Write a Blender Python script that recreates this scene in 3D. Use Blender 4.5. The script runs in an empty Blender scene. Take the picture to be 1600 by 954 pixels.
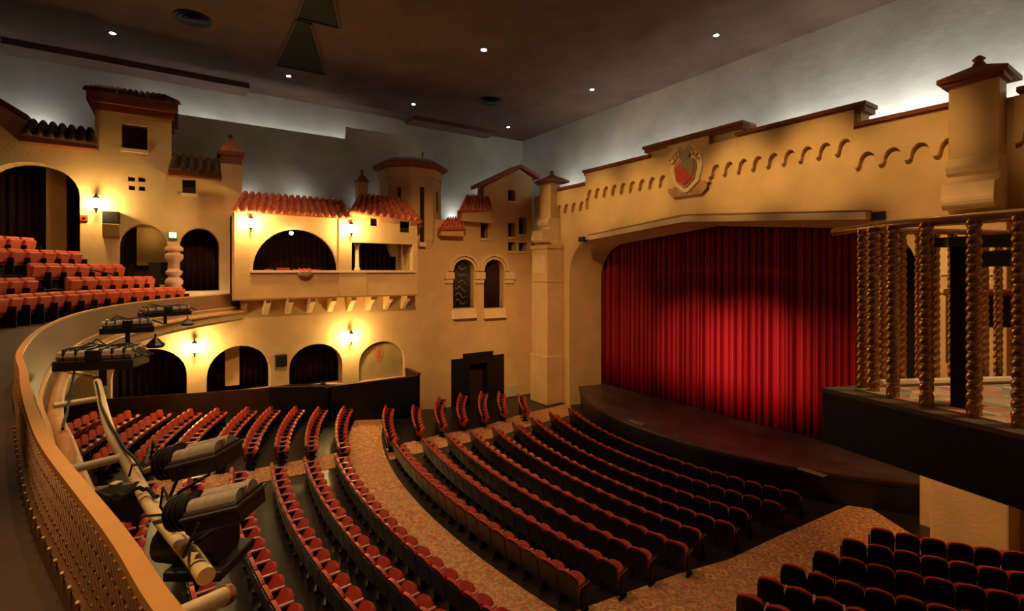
import bpy, bmesh, math, random
from mathutils import Vector, Matrix
from mathutils.geometry import tessellate_polygon
random.seed(7)
C = bpy.context.scene.collection
PI = math.pi

# ------------------------------------------------------------------ camera, world, exposure
EYE = 8.2; FOC = 775.0; HZ = 424.0
AX = math.pi/2 - math.atan(524/FOC)
FW = (-math.sin(AX), math.cos(AX)); RT = (math.cos(AX), math.sin(AX))
cd = bpy.data.cameras.new('camera'); cam = bpy.data.objects.new('camera', cd); C.objects.link(cam)
cam.location = (0, 0, EYE); cam.rotation_euler = (PI/2, 0, AX)
cd.sensor_width = 36; cd.lens = 36*FOC/1600; cd.shift_y = -(477-HZ)/1600; cd.clip_start = 0.05
bpy.context.scene.camera = cam
sc = bpy.context.scene
sc.view_settings.view_transform = 'Standard'; sc.view_settings.look = 'None'
sc.view_settings.exposure = 0.22; sc.view_settings.gamma = 1.0; sc.view_settings.use_curve_mapping = False
w = bpy.data.worlds.new('world'); sc.world = w; w.use_nodes = True
w.node_tree.nodes['Background'].inputs[0].default_value = (1, .75, .5, 1)
w.node_tree.nodes['Background'].inputs[1].default_value = 0.004

WARM = (1, .53, .19); AMBER = (1, .58, .20); COOL = (1, 1, .95)
def look(o, tgt):
    d = Vector(tgt)-o.location; o.rotation_euler = d.to_track_quat('-Z', 'Y').to_euler()
def spot(name, loc, tgt, energy, col, size=60, blend=.6, rad=.12):
    l = bpy.data.lights.new(name, 'SPOT'); l.energy = energy; l.color = col; l.spot_size = math.radians(size)
    l.spot_blend = blend; l.shadow_soft_size = rad
    o = bpy.data.objects.new(name, l); C.objects.link(o); o.location = loc; look(o, tgt); return o
def area(name, loc, tgt, energy, col, sx, sy):
    l = bpy.data.lights.new(name, 'AREA'); l.energy = energy; l.color = col; l.shape = 'RECTANGLE'; l.size = sx; l.size_y = sy
    o = bpy.data.objects.new(name, l); C.objects.link(o); o.location = loc; look(o, tgt); return o
# stage lighting hung over the auditorium and on the balcony front
for tx, e, sz in [(-19.5, 3600, 20), (-16.0, 12000, 20), (-13.0, 19000, 20), (-10.5, 6000, 18)]:
    spot('stage_spotlight', (tx*.5-7, 3, 8.0), (tx, 22.5, 4.0), e, (1, .40, .28), sz, 1.0, .3)
# warm wash on the plaster from added, unseen spots just below the ceiling
for tx, e in [(-23.5, 2300), (-20.5, 3700), (-17.5, 3800), (-15, 2600), (-12, 5200), (-9, 5200), (-6, 4000), (-2, 2300)]:
    spot('wall_spotlight', (tx*.85-1.5, 8, 17.9), (tx, 20, 12.0), e, AMBER, 19, 1.0, .3)
spot('wall_spotlight', (-8, 5, 17.9), (-25, 19.5, 4), 7500, WARM, 34, 1.0, .3)
spot('wall_spotlight', (-10, 6, 17.9), (-27, 13.5, 5.5), 7000, WARM, 40, 1.0, .3)
spot('wall_spotlight', (-10, 2, 17.9), (-27, 3, 5.6), 4800, WARM, 42, 1.0, .3)
spot('wall_spotlight', (-8, -3, 17.9), (-27, -3, 7), 900, WARM, 36, 1.0, .3)
spot('wall_spotlight', (-8, 9, 17.8), (-4.5, 20, 4), 6500, WARM, 40, 1.0, .3)
spot('rail_spotlight', (-5, -3.5, 17), (-2.6, -.3, 7), 2300, WARM, 26, 1.0, .1)  # added fill without a fixture, brightens the rail cap and pipe
spot('rail_spotlight', (-8, -3, 17), (-8, -1.4, 7), 1400, WARM, 34, 1.0, .1)
spot('box_spotlight', (1.5, 6.5, 16.5), (-.5, 4.4, 7.3), 1700, (1, .7, .4), 22, 1.0, .1)  # added fill without a fixture, brightens the side box floor and balusters
# house lights in the ceiling (pools of light on the seats and aisles)
HOUSE_E = [200, 350, 500, 260, 260, 260, 200]
for x, y, e in [(-19.4, 4, 1200), (-12.5, 11, 320), (-12.5, 3, 1300), (-6, 9, 420), (-3.2, 1.5, 800), (-19.4, -4, 900), (-11, -2.5, 900), (-24, 1, 500)]:
    spot('house_light', (x, y, 18.4), (x, y, 0), e, (1, .66, .36), 100, 1.0, .12)

# ------------------------------------------------------------------ photo plane helpers
def LW(px, py, X=-27.0):           # point of a plane parallel to the left wall -> (Y, z)
    dx = FW[0]+RT[0]*(px-800)/FOC; dy = FW[1]+RT[1]*(px-800)/FOC; t = X/dx
    return dy*t, EYE-(py-HZ)/FOC*t
def SW(px, py, Y=20.0):            # point of a plane parallel to the stage wall -> (X, z)
    dx = FW[0]+RT[0]*(px-800)/FOC; dy = FW[1]+RT[1]*(px-800)/FOC; t = Y/dy
    return dx*t, EYE-(py-HZ)/FOC*t
def HP(px, py, z):                 # point of a horizontal plane
    d = FOC*(EYE-z)/(py-HZ); l = d*(px-800)/FOC
    return (FW[0]*d+RT[0]*l, FW[1]*d+RT[1]*l, z)
def floor_z(Y): return max(0.0, .12*(13-Y))

# ------------------------------------------------------------------ materials
MATS = {}
def mat(name, col, rough=.6, metal=0, noise=0, nscale=8, bump=0, bscale=40, emit=None, es=0, sheen=0, spec=None, col2=None):
    if name in MATS: return MATS[name]
    m = bpy.data.materials.new(name); m.use_nodes = True; nt = m.node_tree; b = nt.nodes['Principled BSDF']
    b.inputs['Base Color'].default_value = (*col, 1); b.inputs['Roughness'].default_value = rough
    b.inputs['Metallic'].default_value = metal
    if spec is not None: b.inputs['Specular IOR Level'].default_value = spec
    if sheen: b.inputs['Sheen Weight'].default_value = sheen; b.inputs['Sheen Tint'].default_value = (*col, 1)
    tc = nt.nodes.new('ShaderNodeTexCoord')
    if noise or col2:
        n = nt.nodes.new('ShaderNodeTexNoise'); n.inputs['Scale'].default_value = nscale; n.inputs['Detail'].default_value = 6
        nt.links.new(tc.outputs['Object'], n.inputs['Vector'])
        r = nt.nodes.new('ShaderNodeValToRGB'); r.color_ramp.elements[0].position = .3; r.color_ramp.elements[1].position = .7
        c2 = col2 or col; k = noise
        r.color_ramp.elements[0].color = (*[c*(1-k) for c in col], 1); r.color_ramp.elements[1].color = (*[min(1, c*(1+k)) for c in c2], 1)
        nt.links.new(n.outputs[0], r.inputs[0]); nt.links.new(r.outputs[0], b.inputs['Base Color'])
    if bump:
        n = nt.nodes.new('ShaderNodeTexNoise'); n.inputs['Scale'].default_value = bscale; n.inputs['Detail'].default_value = 4
        nt.links.new(tc.outputs['Object'], n.inputs['Vector'])
        bp = nt.nodes.new('ShaderNodeBump'); bp.inputs['Strength'].default_value = bump; bp.inputs['Distance'].default_value = .03
        nt.links.new(n.outputs[0], bp.inputs['Height']); nt.links.new(bp.outputs[0], b.inputs['Normal'])
    if emit:
        b.inputs['Emission Color'].default_value = (*emit, 1); b.inputs['Emission Strength'].default_value = es
    MATS[name] = m; return m
PL = mat('plaster', (.66, .45, .22), .85, noise=.10, nscale=.9, bump=.35, bscale=9)
PLL = mat('plaster_trim', (.76, .58, .33), .8, noise=.06, nscale=2, bump=.2, bscale=12)
PLD = mat('brown_trim', (.25, .065, .02), .7, noise=.2, nscale=3, bump=.3)
SKY = mat('sky_plaster', (.48, .465, .40), .95, noise=.16, nscale=.55, bump=.5, bscale=2.5)
CEIL = mat('ceiling_paint', (.105, .058, .036), .9, noise=.22, nscale=.7, bump=.25, bscale=3)
TILE = mat('roof_tile', (.42, .085, .04), .55, noise=.35, nscale=4, bump=.3, col2=(.60, .16, .09))
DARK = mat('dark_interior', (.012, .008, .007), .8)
BLACK = mat('black_paint', (.005, .004, .0035), .45)
DFLOOR = mat('dark_floor', (.017, .012, .009), .38, noise=.3, nscale=2, bump=.05)
STAGEF = mat('stage_floor', (.085, .055, .050), .42, noise=.35, nscale=1.3, bump=.05)
WOOD = mat('dark_wood', (.045, .016, .008), .4, noise=.3, nscale=3)
REDV = mat('red_velvet', (.23, .0015, .005), .6, sheen=.12, spec=.3)
DRED = mat('dark_red_drape', (.024, .0015, .002), .85, noise=.2, nscale=5)
SEATR = mat('seat_fabric', (.46, .045, .028), .42, noise=.12, nscale=20, sheen=.2)
SEATB = mat('seat_shell', (.013, .004, .003), .3)
SEATM = mat('seat_metal', (.012, .009, .009), .4, metal=.3)
ARM = mat('arm_wood', (.52, .26, .20), .3)
BRASS = mat('gilt_iron', (.58, .31, .11), .27, metal=.75, noise=.25, nscale=30)
OCHRE = mat('rail_cap', (.72, .36, .09), .4, noise=.05, nscale=9)
LATT = mat('rail_panel', (.15, .065, .018), .5, noise=.2, nscale=12)
LATD = mat('rail_backing', (.10, .03, .010), .6)
CREAM = mat('cream_pipe', (.88, .70, .40), .4, noise=.04, nscale=6)
LAMPB = mat('lamp_black', (.022, .019, .017), .4, noise=.2, nscale=20)
FIN = mat('lamp_fin_grey', (.42, .36, .28), .45, metal=.1, noise=.15, nscale=15)
SILV = mat('silver_metal', (.6, .55, .48), .3, metal=.8)
CABLE = mat('cable_black', (.008, .008, .008), .6)
GLOW = mat('lamp_glass', (1, .85, .5), .5, emit=(1, .80, .42), es=60)
BULB = mat('bulb_white', (1, .9, .7), .5, emit=(1, .88, .66), es=40)
GREEN = mat('exit_sign_frame', (.02, .14, .03), .5)
SIGNW = mat('exit_sign_face', (.8, .9, .6), .5, emit=(.75, .95, .55), es=1.6)
CRESTR = mat('crest_red', (.45, .035, .02), .6, noise=.2, nscale=6)
CRESTG = mat('crest_grey', (.19, .15, .11), .7, noise=.2, nscale=6)
NICHE = mat('niche_paint', (.34, .24, .10), .8, noise=.15, nscale=2)
SMOKE = mat('dim_room_wall', (.40, .27, .10), .9)

def carpet_mat():
    m = bpy.data.materials.new('patterned_carpet'); m.use_nodes = True; nt = m.node_tree; b = nt.nodes['Principled BSDF']
    b.inputs['Roughness'].default_value = .95; b.inputs['Specular IOR Level'].default_value = .1
    tc = nt.nodes.new('ShaderNodeTexCoord')
    def vor(s, feat='F1'):
        v = nt.nodes.new('ShaderNodeTexVoronoi'); v.feature = feat; v.inputs['Scale'].default_value = s; v.inputs['Randomness'].default_value = .25
        nt.links.new(tc.outputs['Object'], v.inputs['Vector']); return v
    v = vor(1.9); r = nt.nodes.new('ShaderNodeValToRGB'); cr = r.color_ramp; cr.interpolation = 'CONSTANT'
    for i, (p, c) in enumerate([(0, (.85, .34, .06)), (.13, (.36, .04, .02)), (.24, (.75, .40, .12)), (.36, (.48, .12, .05)), (.52, (.42, .24, .09)), (.62, (.58, .20, .07))]):
        e = cr.elements[i] if i < 2 else cr.elements.new(p)
        e.position = p; e.color = (*c, 1)
    nt.links.new(v.outputs['Distance'], r.inputs[0])
    v2 = vor(17); r2 = nt.nodes.new('ShaderNodeValToRGB'); c2 = r2.color_ramp; c2.interpolation = 'CONSTANT'
    for i, (p, c) in enumerate([(0, (.45, .09, .04)), (.3, (.72, .34, .10)), (.5, (.26, .20, .09)), (.7, (.62, .24, .10)), (.85, (.78, .46, .18))]):
        e = c2.elements[i] if i < 2 else c2.elements.new(p)
        e.position = p; e.color = (*c, 1)
    sp = nt.nodes.new('ShaderNodeSeparateColor'); nt.links.new(v2.outputs['Color'], sp.inputs[0]); nt.links.new(sp.outputs[0], r2.inputs[0])
    mx = nt.nodes.new('ShaderNodeMix'); mx.data_type = 'RGBA'; mx.inputs[0].default_value = .5
    nt.links.new(r.outputs[0], mx.inputs[6]); nt.links.new(r2.outputs[0], mx.inputs[7]); g = nt.nodes.new('ShaderNodeGamma'); g.inputs[1].default_value = .82; nt.links.new(mx.outputs[2], g.inputs[0]); nt.links.new(g.outputs[0], b.inputs['Base Color'])
    return m
CARP = carpet_mat()
def box_carpet_mat():
    m = bpy.data.materials.new('box_carpet'); m.use_nodes = True; nt = m.node_tree; b = nt.nodes['Principled BSDF']
    b.inputs['Roughness'].default_value = .95
    tc = nt.nodes.new('ShaderNodeTexCoord'); n = nt.nodes.new('ShaderNodeTexVoronoi'); n.inputs['Scale'].default_value = 9
    nt.links.new(tc.outputs['Object'], n.inputs['Vector']); r = nt.nodes.new('ShaderNodeValToRGB')
    sp = nt.nodes.new('ShaderNodeSeparateColor'); nt.links.new(n.outputs['Color'], sp.inputs[0]); nt.links.new(sp.outputs[1], r.inputs[0])
    cols = [(0, (.16, .20, .10)), (.3, (.50, .30, .16)), (.55, (.55, .18, .10)), (.75, (.22, .24, .14)), (.9, (.6, .42, .24))]
    for i, (p, c) in enumerate(cols):
        e = r.color_ramp.elements[i] if i < 2 else r.color_ramp.elements.new(p)
        e.position = p; e.color = (*c, 1)
    nt.links.new(r.outputs[0], b.inputs['Base Color']); return m
BCARP = box_carpet_mat()

# ------------------------------------------------------------------ object helpers
def meshobj(name, verts, faces, m, parent=None, smooth=False):
    me = bpy.data.meshes.new(name); me.from_pydata([tuple(v) for v in verts], [], faces); me.update()
    if m: me.materials.append(m)
    if smooth:
        for p in me.polygons: p.use_smooth = True
    o = bpy.data.objects.new(name, me); C.objects.link(o)
    if parent: o.parent = parent; o.matrix_parent_inverse = Matrix.Identity(4)
    return o
class MB:
    def __init__(s): s.v = []; s.f = []
    def add(s, v, f):
        n = len(s.v); s.v += [tuple(p) for p in v]; s.f += [tuple(i+n for i in q) for q in f]; return s
    def box(s, x0, x1, y0, y1, z0, z1, M=None):
        v = [Vector((x, y, z)) for z in (z0, z1) for y in (y0, y1) for x in (x0, x1)]
        if M: v = [M@p for p in v]
        return s.add(v, [(0, 2, 3, 1), (4, 5, 7, 6), (0, 1, 5, 4), (2, 6, 7, 3), (0, 4, 6, 2), (1, 3, 7, 5)])
    def tube(s, pts, r, n=10, cap=True, rs=None):
        pts = [Vector(p) for p in pts]; rings = []
        for i, p in enumerate(pts):
            a = pts[max(0, i-1)]; b = pts[min(len(pts)-1, i+1)]; d = (b-a).normalized()
            u = d.cross(Vector((0, 0, 1)));
            if u.length < .01: u = d.cross(Vector((1, 0, 0)))
            u.normalize(); v = d.cross(u); rr = rs[i] if rs else r
            rings.append([p+(u*math.cos(2*PI*k/n)+v*math.sin(2*PI*k/n))*rr for k in range(n)])
        vs = [q for rg in rings for q in rg]; fs = []
        for i in range(len(pts)-1):
            for k in range(n): fs.append((i*n+k, i*n+(k+1)%n, (i+1)*n+(k+1)%n, (i+1)*n+k))
        if cap: fs.append(tuple(range(n-1, -1, -1))); fs.append(tuple((len(pts)-1)*n+k for k in range(n)))
        return s.add(vs, fs)
    def lathe(s, prof, c=(0, 0, 0), n=16):
        vs = [(c[0]+r*math.cos(2*PI*k/n), c[1]+r*math.sin(2*PI*k/n), c[2]+z) for r, z in prof for k in range(n)]
        fs = [(i*n+k, i*n+(k+1)%n, (i+1)*n+(k+1)%n, (i+1)*n+k) for i in range(len(prof)-1) for k in range(n)]
        fs.append(tuple(range(n-1, -1, -1))); fs.append(tuple((len(prof)-1)*n+k for k in range(n)))
        return s.add(vs, fs)
    def prism(s, poly, fn, d0, d1, holes=()):
        loops = [list(poly)]+[list(h) for h in holes]
        tris = tessellate_polygon([[Vector((a, b, 0)) for a, b in l] for l in loops])
        flat = [p for l in loops for p in l]; n = len(flat)
        v = [fn(a, b, d0) for a, b in flat]+[fn(a, b, d1) for a, b in flat]
        f = [tuple(t) for t in tris]+[tuple(i+n for i in reversed(t)) for t in tris]
        k = 0
        for l in loops:
            m = len(l)
            for i in range(m): j = (i+1) % m; f.append((k+i, k+j, k+j+n, k+i+n))
            k += m
        return s.add(v, f)
    def build(s, name, m, parent=None, smooth=False, bevel=0):
        o = meshobj(name, s.v, s.f, m, parent, smooth)
        bm = bmesh.new(); bm.from_mesh(o.data); bmesh.ops.recalc_face_normals(bm, faces=bm.faces); bm.to_mesh(o.data); bm.free()
        if smooth: 
            try: o.data.set_sharp_from_angle(angle=math.radians(40))
            except Exception: pass
        if bevel:
            b = o.modifiers.new('bevel', 'BEVEL'); b.width = bevel; b.segments = 2; b.limit_method = 'ANGLE'
        return o
def tag(o, label, cat=None, group=None, kind=None):
    if label: o['label'] = label
    if cat: o['category'] = cat
    if group: o['group'] = group
    if kind: o['kind'] = kind
    return o
def thing(name, label, cat, loc=(0, 0, 0), rz=0, group=None):
    o = bpy.data.objects.new(name, None); C.objects.link(o); o.location = loc; o.rotation_euler = (0, 0, rz)
    o.empty_display_size = .1
    return tag(o, label, cat, group)
def st(o, label, cat='wall'): return tag(o, label, cat, None, 'structure')
def copy_tree(o, parent=None):
    c = o.copy(); C.objects.link(c); c.parent = parent
    for ch in list(o.children): copy_tree(ch, c)
    return c
fL = lambda X0: (lambda a, b, d: (X0-d, a, b))      # (Y,z) on the left wall, depth goes away from the hall
fS = lambda Y0: (lambda a, b, d: (a, Y0+d, b))      # (X,z) on the stage wall
def arch(y0, y1, zb, zs, zt, n=14):                 # loop of an arched opening
    c = (y0+y1)/2; r = (y1-y0)/2; out = [(y0, zb)]
    for k in range(n+1):
        a = PI-PI*k/n; out.append((c+r*math.cos(a), zs+(zt-zs)*math.sin(a)))
    out.append((y1, zb)); return out
def rect(y0, y1, z0, z1): return [(y0, z0), (y0, z1), (y1, z1), (y1, z0)]
def Rp(x0, x1, y0, y1, X=-27.0):                    # rectangle on the left wall from its corners in the photo
    a = LW(x0, y0, X); b = LW(x1, y1, X); m = LW((x0+x1)/2, y0, X)[1], LW((x0+x1)/2, y1, X)[1]
    return a[0], b[0], m[1], m[0]

# ================================================================== SETTING
XL = -27.0; YS = 20.0; XC = -14.6; ZC = 18.6
# floor: level in front, raked to the back
vs = []; ys = [24, 21, 17, 13] + [13-2*k for k in range(1, 17)]
for y in ys: vs += [(-30, y, floor_z(y)), (4, y, floor_z(y))]
fl = meshobj('floor', vs, [(2*i, 2*i+1, 2*i+3, 2*i+2) for i in range(len(ys)-1)], DFLOOR); st(fl, 'dark raked auditorium floor under the seats', 'floor')
sol = fl.modifiers.new('solid', 'SOLIDIFY'); sol.thickness = .2; sol.offset = 1
cl = MB().box(-34, 5, -20, 24, ZC, ZC+.3).build('ceiling', CEIL); st(cl, 'dark brown flat ceiling above the seats', 'ceiling')
SKX = -32.4; SKY_Y = 22.9
o = MB().box(SKX-.3, SKX, -20, SKY_Y, 9, ZC).build('wall_sky_left', SKY); st(o, 'blue grey painted sky wall behind the left facade')
uy0, uy1 = LW(262, 0, -31.2)[0], LW(628, 0, -31.2)[0]; um = LW(540, 0, -31.2)[0]
o = MB().box(-31.4, -31.2, uy0, um, 9, LW(400, 196, -31.2)[1]).box(-31.4, -31.2, um+.001, uy1, 9, LW(580, 204, -31.2)[1]).build('wall_sky_lower', SKY); st(o, 'lower dim sky wall behind the opera box roofs')
o = MB().box(SKX-.3, 5, SKY_Y, SKY_Y+.3, 11.1, ZC).build('wall_sky_stage', SKY); st(o, 'blue grey painted sky wall above the stage arch')
o = MB().box(4.4, 4.7, -20, 24, 0, ZC).build('wall_right', PL); st(o, 'right side wall of the auditorium')
o = MB().box(-32.4, 4.7, -20.3, -20, 0, ZC).build('wall_back', PLD); st(o, 'rear wall of the auditorium')

# ---- soffit steps along the left edge of the ceiling
for i, (x0, x1, ln) in enumerate([(0, 385, 1.5), (385, 622, .8), (622, 735, 1.4)]):
    a = HP(x0, 56+(x0)*.225, ZC)[1]; b = HP(x1, 56+x1*.225, ZC)[1]
    if i == 1: continue
    o = MB().box(SKX, SKX+ln, a, b, ZC-.28, ZC).build('ceiling_soffit', CEIL); st(o, 'brown ceiling soffit step over the left sky wall', 'ceiling')

# ---- left facade wall with all its openings
out = [LW(-60, 125), LW(0, 162), LW(45, 190), (LW(148, 0)[0], LW(148, 220)[1]), LW(148, 158), LW(268, 173), (LW(268, 0)[0], LW(268, 268)[1]),
       (LW(345, 0)[0], LW(345, 272)[1]), LW(345, 242), LW(378, 243), (LW(378, 0)[0], 11.3), (LW(655, 0)[0], 11.3),
       (LW(708, 0)[0], 11.3), LW(708, 352), LW(728, 352), LW(728, 330), LW(756, 322), LW(756, 292), LW(812, 264), (19.9, LW(838, 279)[1]), (19.9, 0)]
YB = -16.0
out = [(YB, 0), (YB, 16.5), (-8.5, 16.3)] + out[0:]
holes = []; recs = []
def opening(h, kind='drape', depth=1.4, X=XL):
    holes.append(h); recs.append((h, kind, depth))
g0, g1 = LW(125, 0)[0], LW(50, 0)[0]
GA = arch(2*g1-g0, g0, 7.6, 11.3, LW(50, 253)[1]); opening(GA, 'dark', 3.0)
A2 = Rp(185, 262, 350, 432); A2 = arch(A2[0], A2[1], 7.6, LW(222, 385)[1], LW(222, 350)[1]); opening(A2, 'room', 3.0)
A3 = Rp(281, 343, 356, 452); A3 = arch(A3[0], A3[1], 7.3, LW(312, 385)[1], LW(312, 356)[1]); opening(A3, 'drape', 1.4)
LA = []
for (x0, x1, yt, ysp, yb) in [(173, 292, 545, 590, 626), (323, 423, 540, 585, 611), (452, 535, 537, 572, 601)]:
    y0, y1, zb, zt = Rp(x0, x1, yt, yb); zb = LW((x0+x1)/2, yb+3)[1]
    h = arch(y0, y1, zb, LW((x0+x1)/2, ysp)[1], zt); LA.append(h); opening(h, 'drape', 1.6)
ny0, ny1, nzb, nzt = Rp(561, 632, 533, 592); NI = arch(ny0, ny1, nzb, LW(596, 565)[1], nzt); opening(NI, 'niche', .25)
WIN = [(190, 230, 195, 233), (200, 211, 276, 283), (216, 227, 277, 284), (201, 211, 290, 297), (217, 227, 291, 298), (285, 306, 280, 302),
       (794, 805, 297, 314), (794, 805, 348, 370), (811, 823, 340, 366), (794, 806, 378, 392), (811, 823, 379, 392), (751, 763, 341, 372)]
WR = []
for wq in WIN:
    y0, y1, z0, z1 = Rp(*wq); h = rect(y0, y1, z0, z1); WR.append(h); opening(h, 'win', .5)
DA = []
for (x0, x1) in [(708, 741), (756, 787)]:
    y0, y1, z0, z1 = Rp(x0, x1, 405, 481); h = arch(y0, y1, z0, LW((x0+x1)/2, 423)[1], z1); DA.append(h); opening(h, 'grille', .9)
e0, e1, _, _ = Rp(705, 787, 556, 625); em0, em1, _, ez = Rp(723, 770, 550, 625); ezl = Rp(705, 787, 557, 625)[3]
EX = [(e0, .0), (e0, ezl), (em0, ezl), (em0, ez), (em1, ez), (em1, ezl), (e1, ezl), (e1, .0)]
BAYY0, BAYY1 = 2.3, 10.8
BH = rect(BAYY0+.3, BAYY1-.2, 7.4, 10.4); opening(BH, 'drape', 1.0)
out2 = out[:-1]+[(19.9, 0), (e1, 0)]+[(e1, ezl), (em1, ezl), (em1, ez), (em0, ez), (em0, ezl), (e0, ezl), (e0, 0)]
# lower edge follows the rake (stays below the floor)
wl = MB().prism(out2, fL(XL), 0, .8, holes).build('wall_left', PL); st(wl, 'yellow plaster wall shaped like a Spanish village on the left')
nwin = 1
def drape_mesh(y0, y1, z0, z1, X, amp=.07, pitch=.28, parent=None, m=DRED, nm='drape'):
    n = max(8, int((y1-y0)/pitch*8)); v = []
    for i in range(n+1):
        y = y0+(y1-y0)*i/n; d = amp*math.sin(2*PI*(y-y0)/pitch)+amp*.4*math.sin(5.1*y)
        v += [(X+d, y, z0), (X+d, y, z1)]
    o = meshobj(nm, v, [(2*i, 2*i+1, 2*i+3, 2*i+2) for i in range(n)], m, parent, True)
    s_ = o.modifiers.new('solid', 'SOLIDIFY'); s_.thickness = .01
    return o
DL = {id(LA[0]): 'dark red drape hanging in the leftmost low arch', id(LA[1]): 'dark red drape in the low arch with a tan pillar',
      id(LA[2]): 'dark red drape in the low arch beside the painted niche', id(A3): 'dark red drape in the upper arch right of the turned column',
      id(BH): 'dark red drape behind the opera box openings'}
ci = 0
for h, kind, dep in recs:
    y0 = min(p[0] for p in h)-.12; y1 = max(p[0] for p in h)+.12; z0 = min(p[1] for p in h)-.1; z1 = max(p[1] for p in h)+.1
    X0 = XL-.8; X1 = X0-dep
    if kind == 'niche':
        o = MB().prism([(a, b) for a, b in h], fL(XL), .22, .5).build('wall_niche', NICHE); st(o, 'dull tan arched niche panel'); continue
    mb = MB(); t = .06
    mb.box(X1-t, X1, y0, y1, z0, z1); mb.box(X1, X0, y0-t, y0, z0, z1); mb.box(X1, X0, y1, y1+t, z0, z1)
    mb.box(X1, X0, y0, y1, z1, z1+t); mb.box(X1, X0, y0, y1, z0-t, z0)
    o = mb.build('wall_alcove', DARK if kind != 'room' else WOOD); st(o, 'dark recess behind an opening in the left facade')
    if kind == 'drape':
        tag(drape_mesh(y0+.05, y1-.05, z0+.01, z1-.02, X0-.9 if dep > 1 else X0-.6), DL[id(h)], 'curtain')
    if kind == 'win':
        fr = MB(); a0 = min(p[0] for p in h); a1 = max(p[0] for p in h); b0 = min(p[1] for p in h); b1 = max(p[1] for p in h)
        fr.box(XL-.62, XL-.5, a0, a1, b0, b1)
        o = fr.build('window_%d' % nwin, mat('window_dark', (.035, .012, .012), .3)); st(o, 'small dark window in the left facade', 'window'); nwin += 1
        if a1-a0 > .25 and b1-b0 > .4:
            s_ = MB().box(XL-.3, XL+.09, a0-.05, a1+.05, b0-.14, b0).build('window_sill', PLL, o)

# ---- sill blocks and surrounds of the twin arched windows
for k, h in enumerate(DA):
    y0, y1 = h[0][0], h[-1][0]; zb = h[0][1]; zs = h[1][1]; cy = (y0+y1)/2; r = (y1-y0)/2; zt = max(p[1] for p in h)
    t = thing('arched_window', ('arched window with a pale leafy drape, left of the twin pair', 'arched window with plain dark drape, right of the twin pair')[k], 'window', (XL, cy, zb))
    mb = MB(); L = []
    for q in range(17):
        a = PI-PI*q/16; L.append((a, math.cos(a), math.sin(a)))
    for (ri, ro, d) in [(.0, .14, .10), (.20, .34, .16)]:
        inn = [((r+ri)*c, zs-zb+(zt-zs+ri)*s_) for a, c, s_ in L]; ou = [((r+ro)*c, zs-zb+(zt-zs+ro)*s_) for a, c, s_ in reversed(L)]
        mb.prism(inn+ou, lambda a, b, dd: (dd, a, b), 0, d)
    mb.build('arch_moulding', PLL, t)
    MB().prism([(-r-.05, -.62), (-r-.05, -.06), (r+.05, -.06), (r+.05, -.62)], lambda a, b, dd: (dd*(1 if b < -.1 else .3), a, b), -.1, .28).build('window_sill', PLL, t)
    g = MB()
    for q in range(7): 
        yy = -r+.1+(2*r-.2)*q/6; g.tube([(-.12, yy, -.05), (-.12, yy, .42)], .018, 6); g.tube([(-.12, yy, .42), (-.12, yy, .5)], .03, 6, rs=[.04, .005])
    g.box(-.14, -.1, -r, r, .05, .09); g.build('iron_railing', BLACK, t)
    dr = drape_mesh(-r-.05, r+.05, -.05, zt-zb+.05, -.45, .05, .2, t, DRED if k else mat('leaf_drape', (.030, .022, .018), .7, noise=.5, nscale=3))
    if k == 0:
        sw = MB()
        for q in range(7):
            a = [( -.36, -.5*r+.16*j+.07*math.sin(q), 3.0-.42*q+.13*math.sin(j*1.7+q)-.05*j) for j in range(6)]
            sw.tube(a, .022, 6, rs=[.006, .02, .03, .022, .016, .004])
        sw.build('leaf_motif', mat('pale_leaf', (.35, .33, .30), .6), dr)
ia = MB()
for (x0, x1) in [(694, 708), (741, 756), (787, 802)]:
    y0, y1, z0, z1 = Rp(x0, x1, 425, 442)
    ia.box(XL, XL+.22, y0, y1, z0+.25, z1); ia.box(XL, XL+.14, y0+.05, y1-.05, z0, z0+.25)
st(ia.build('trim_2', PLL), 'impost blocks between the twin arched windows', 'trim')

# ---- exit portal
t = thing('exit_portal', 'stepped black portal with a dark red door at the left wall base', 'doorway', (XL, (e0+e1)/2, 0))
c0 = (e0+e1)/2
p = MB(); Z = [(e0-c0, .0), (e0-c0, ezl), (em0-c0, ezl), (em0-c0, ez), (em1-c0, ez), (em1-c0, ezl), (e1-c0, ezl), (e1-c0, 0)]
i0, i1 = em0-c0+.45, em1-c0-.45
Zi = [(i1, 0), (i1, ez-.7), (i0, ez-.7), (i0, 0)]
p.prism(Z+Zi, lambda a, b, d: (d, a, b), -.7, .06); p.build('portal_frame', BLACK, t)
MB().box(-.6, -.5, i0+.02, i1-.02, .02, ez-.72).build('door_leaf', DRED, t)
MB().box(-.5, -.46, c0*0+i0+.3, i0+.36, .9, 1.3).build('door_handle', BLACK, t)

# ---- baseboard near the stage
y0, y1 = LW(790, 0)[0], 18.7
st(MB().box(XL, XL+.06, y0, y1, .02, .75).build('baseboard_left', mat('pale_base', (.55, .46, .33), .6)), 'pale baseboard by the portal', 'baseboard')

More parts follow.
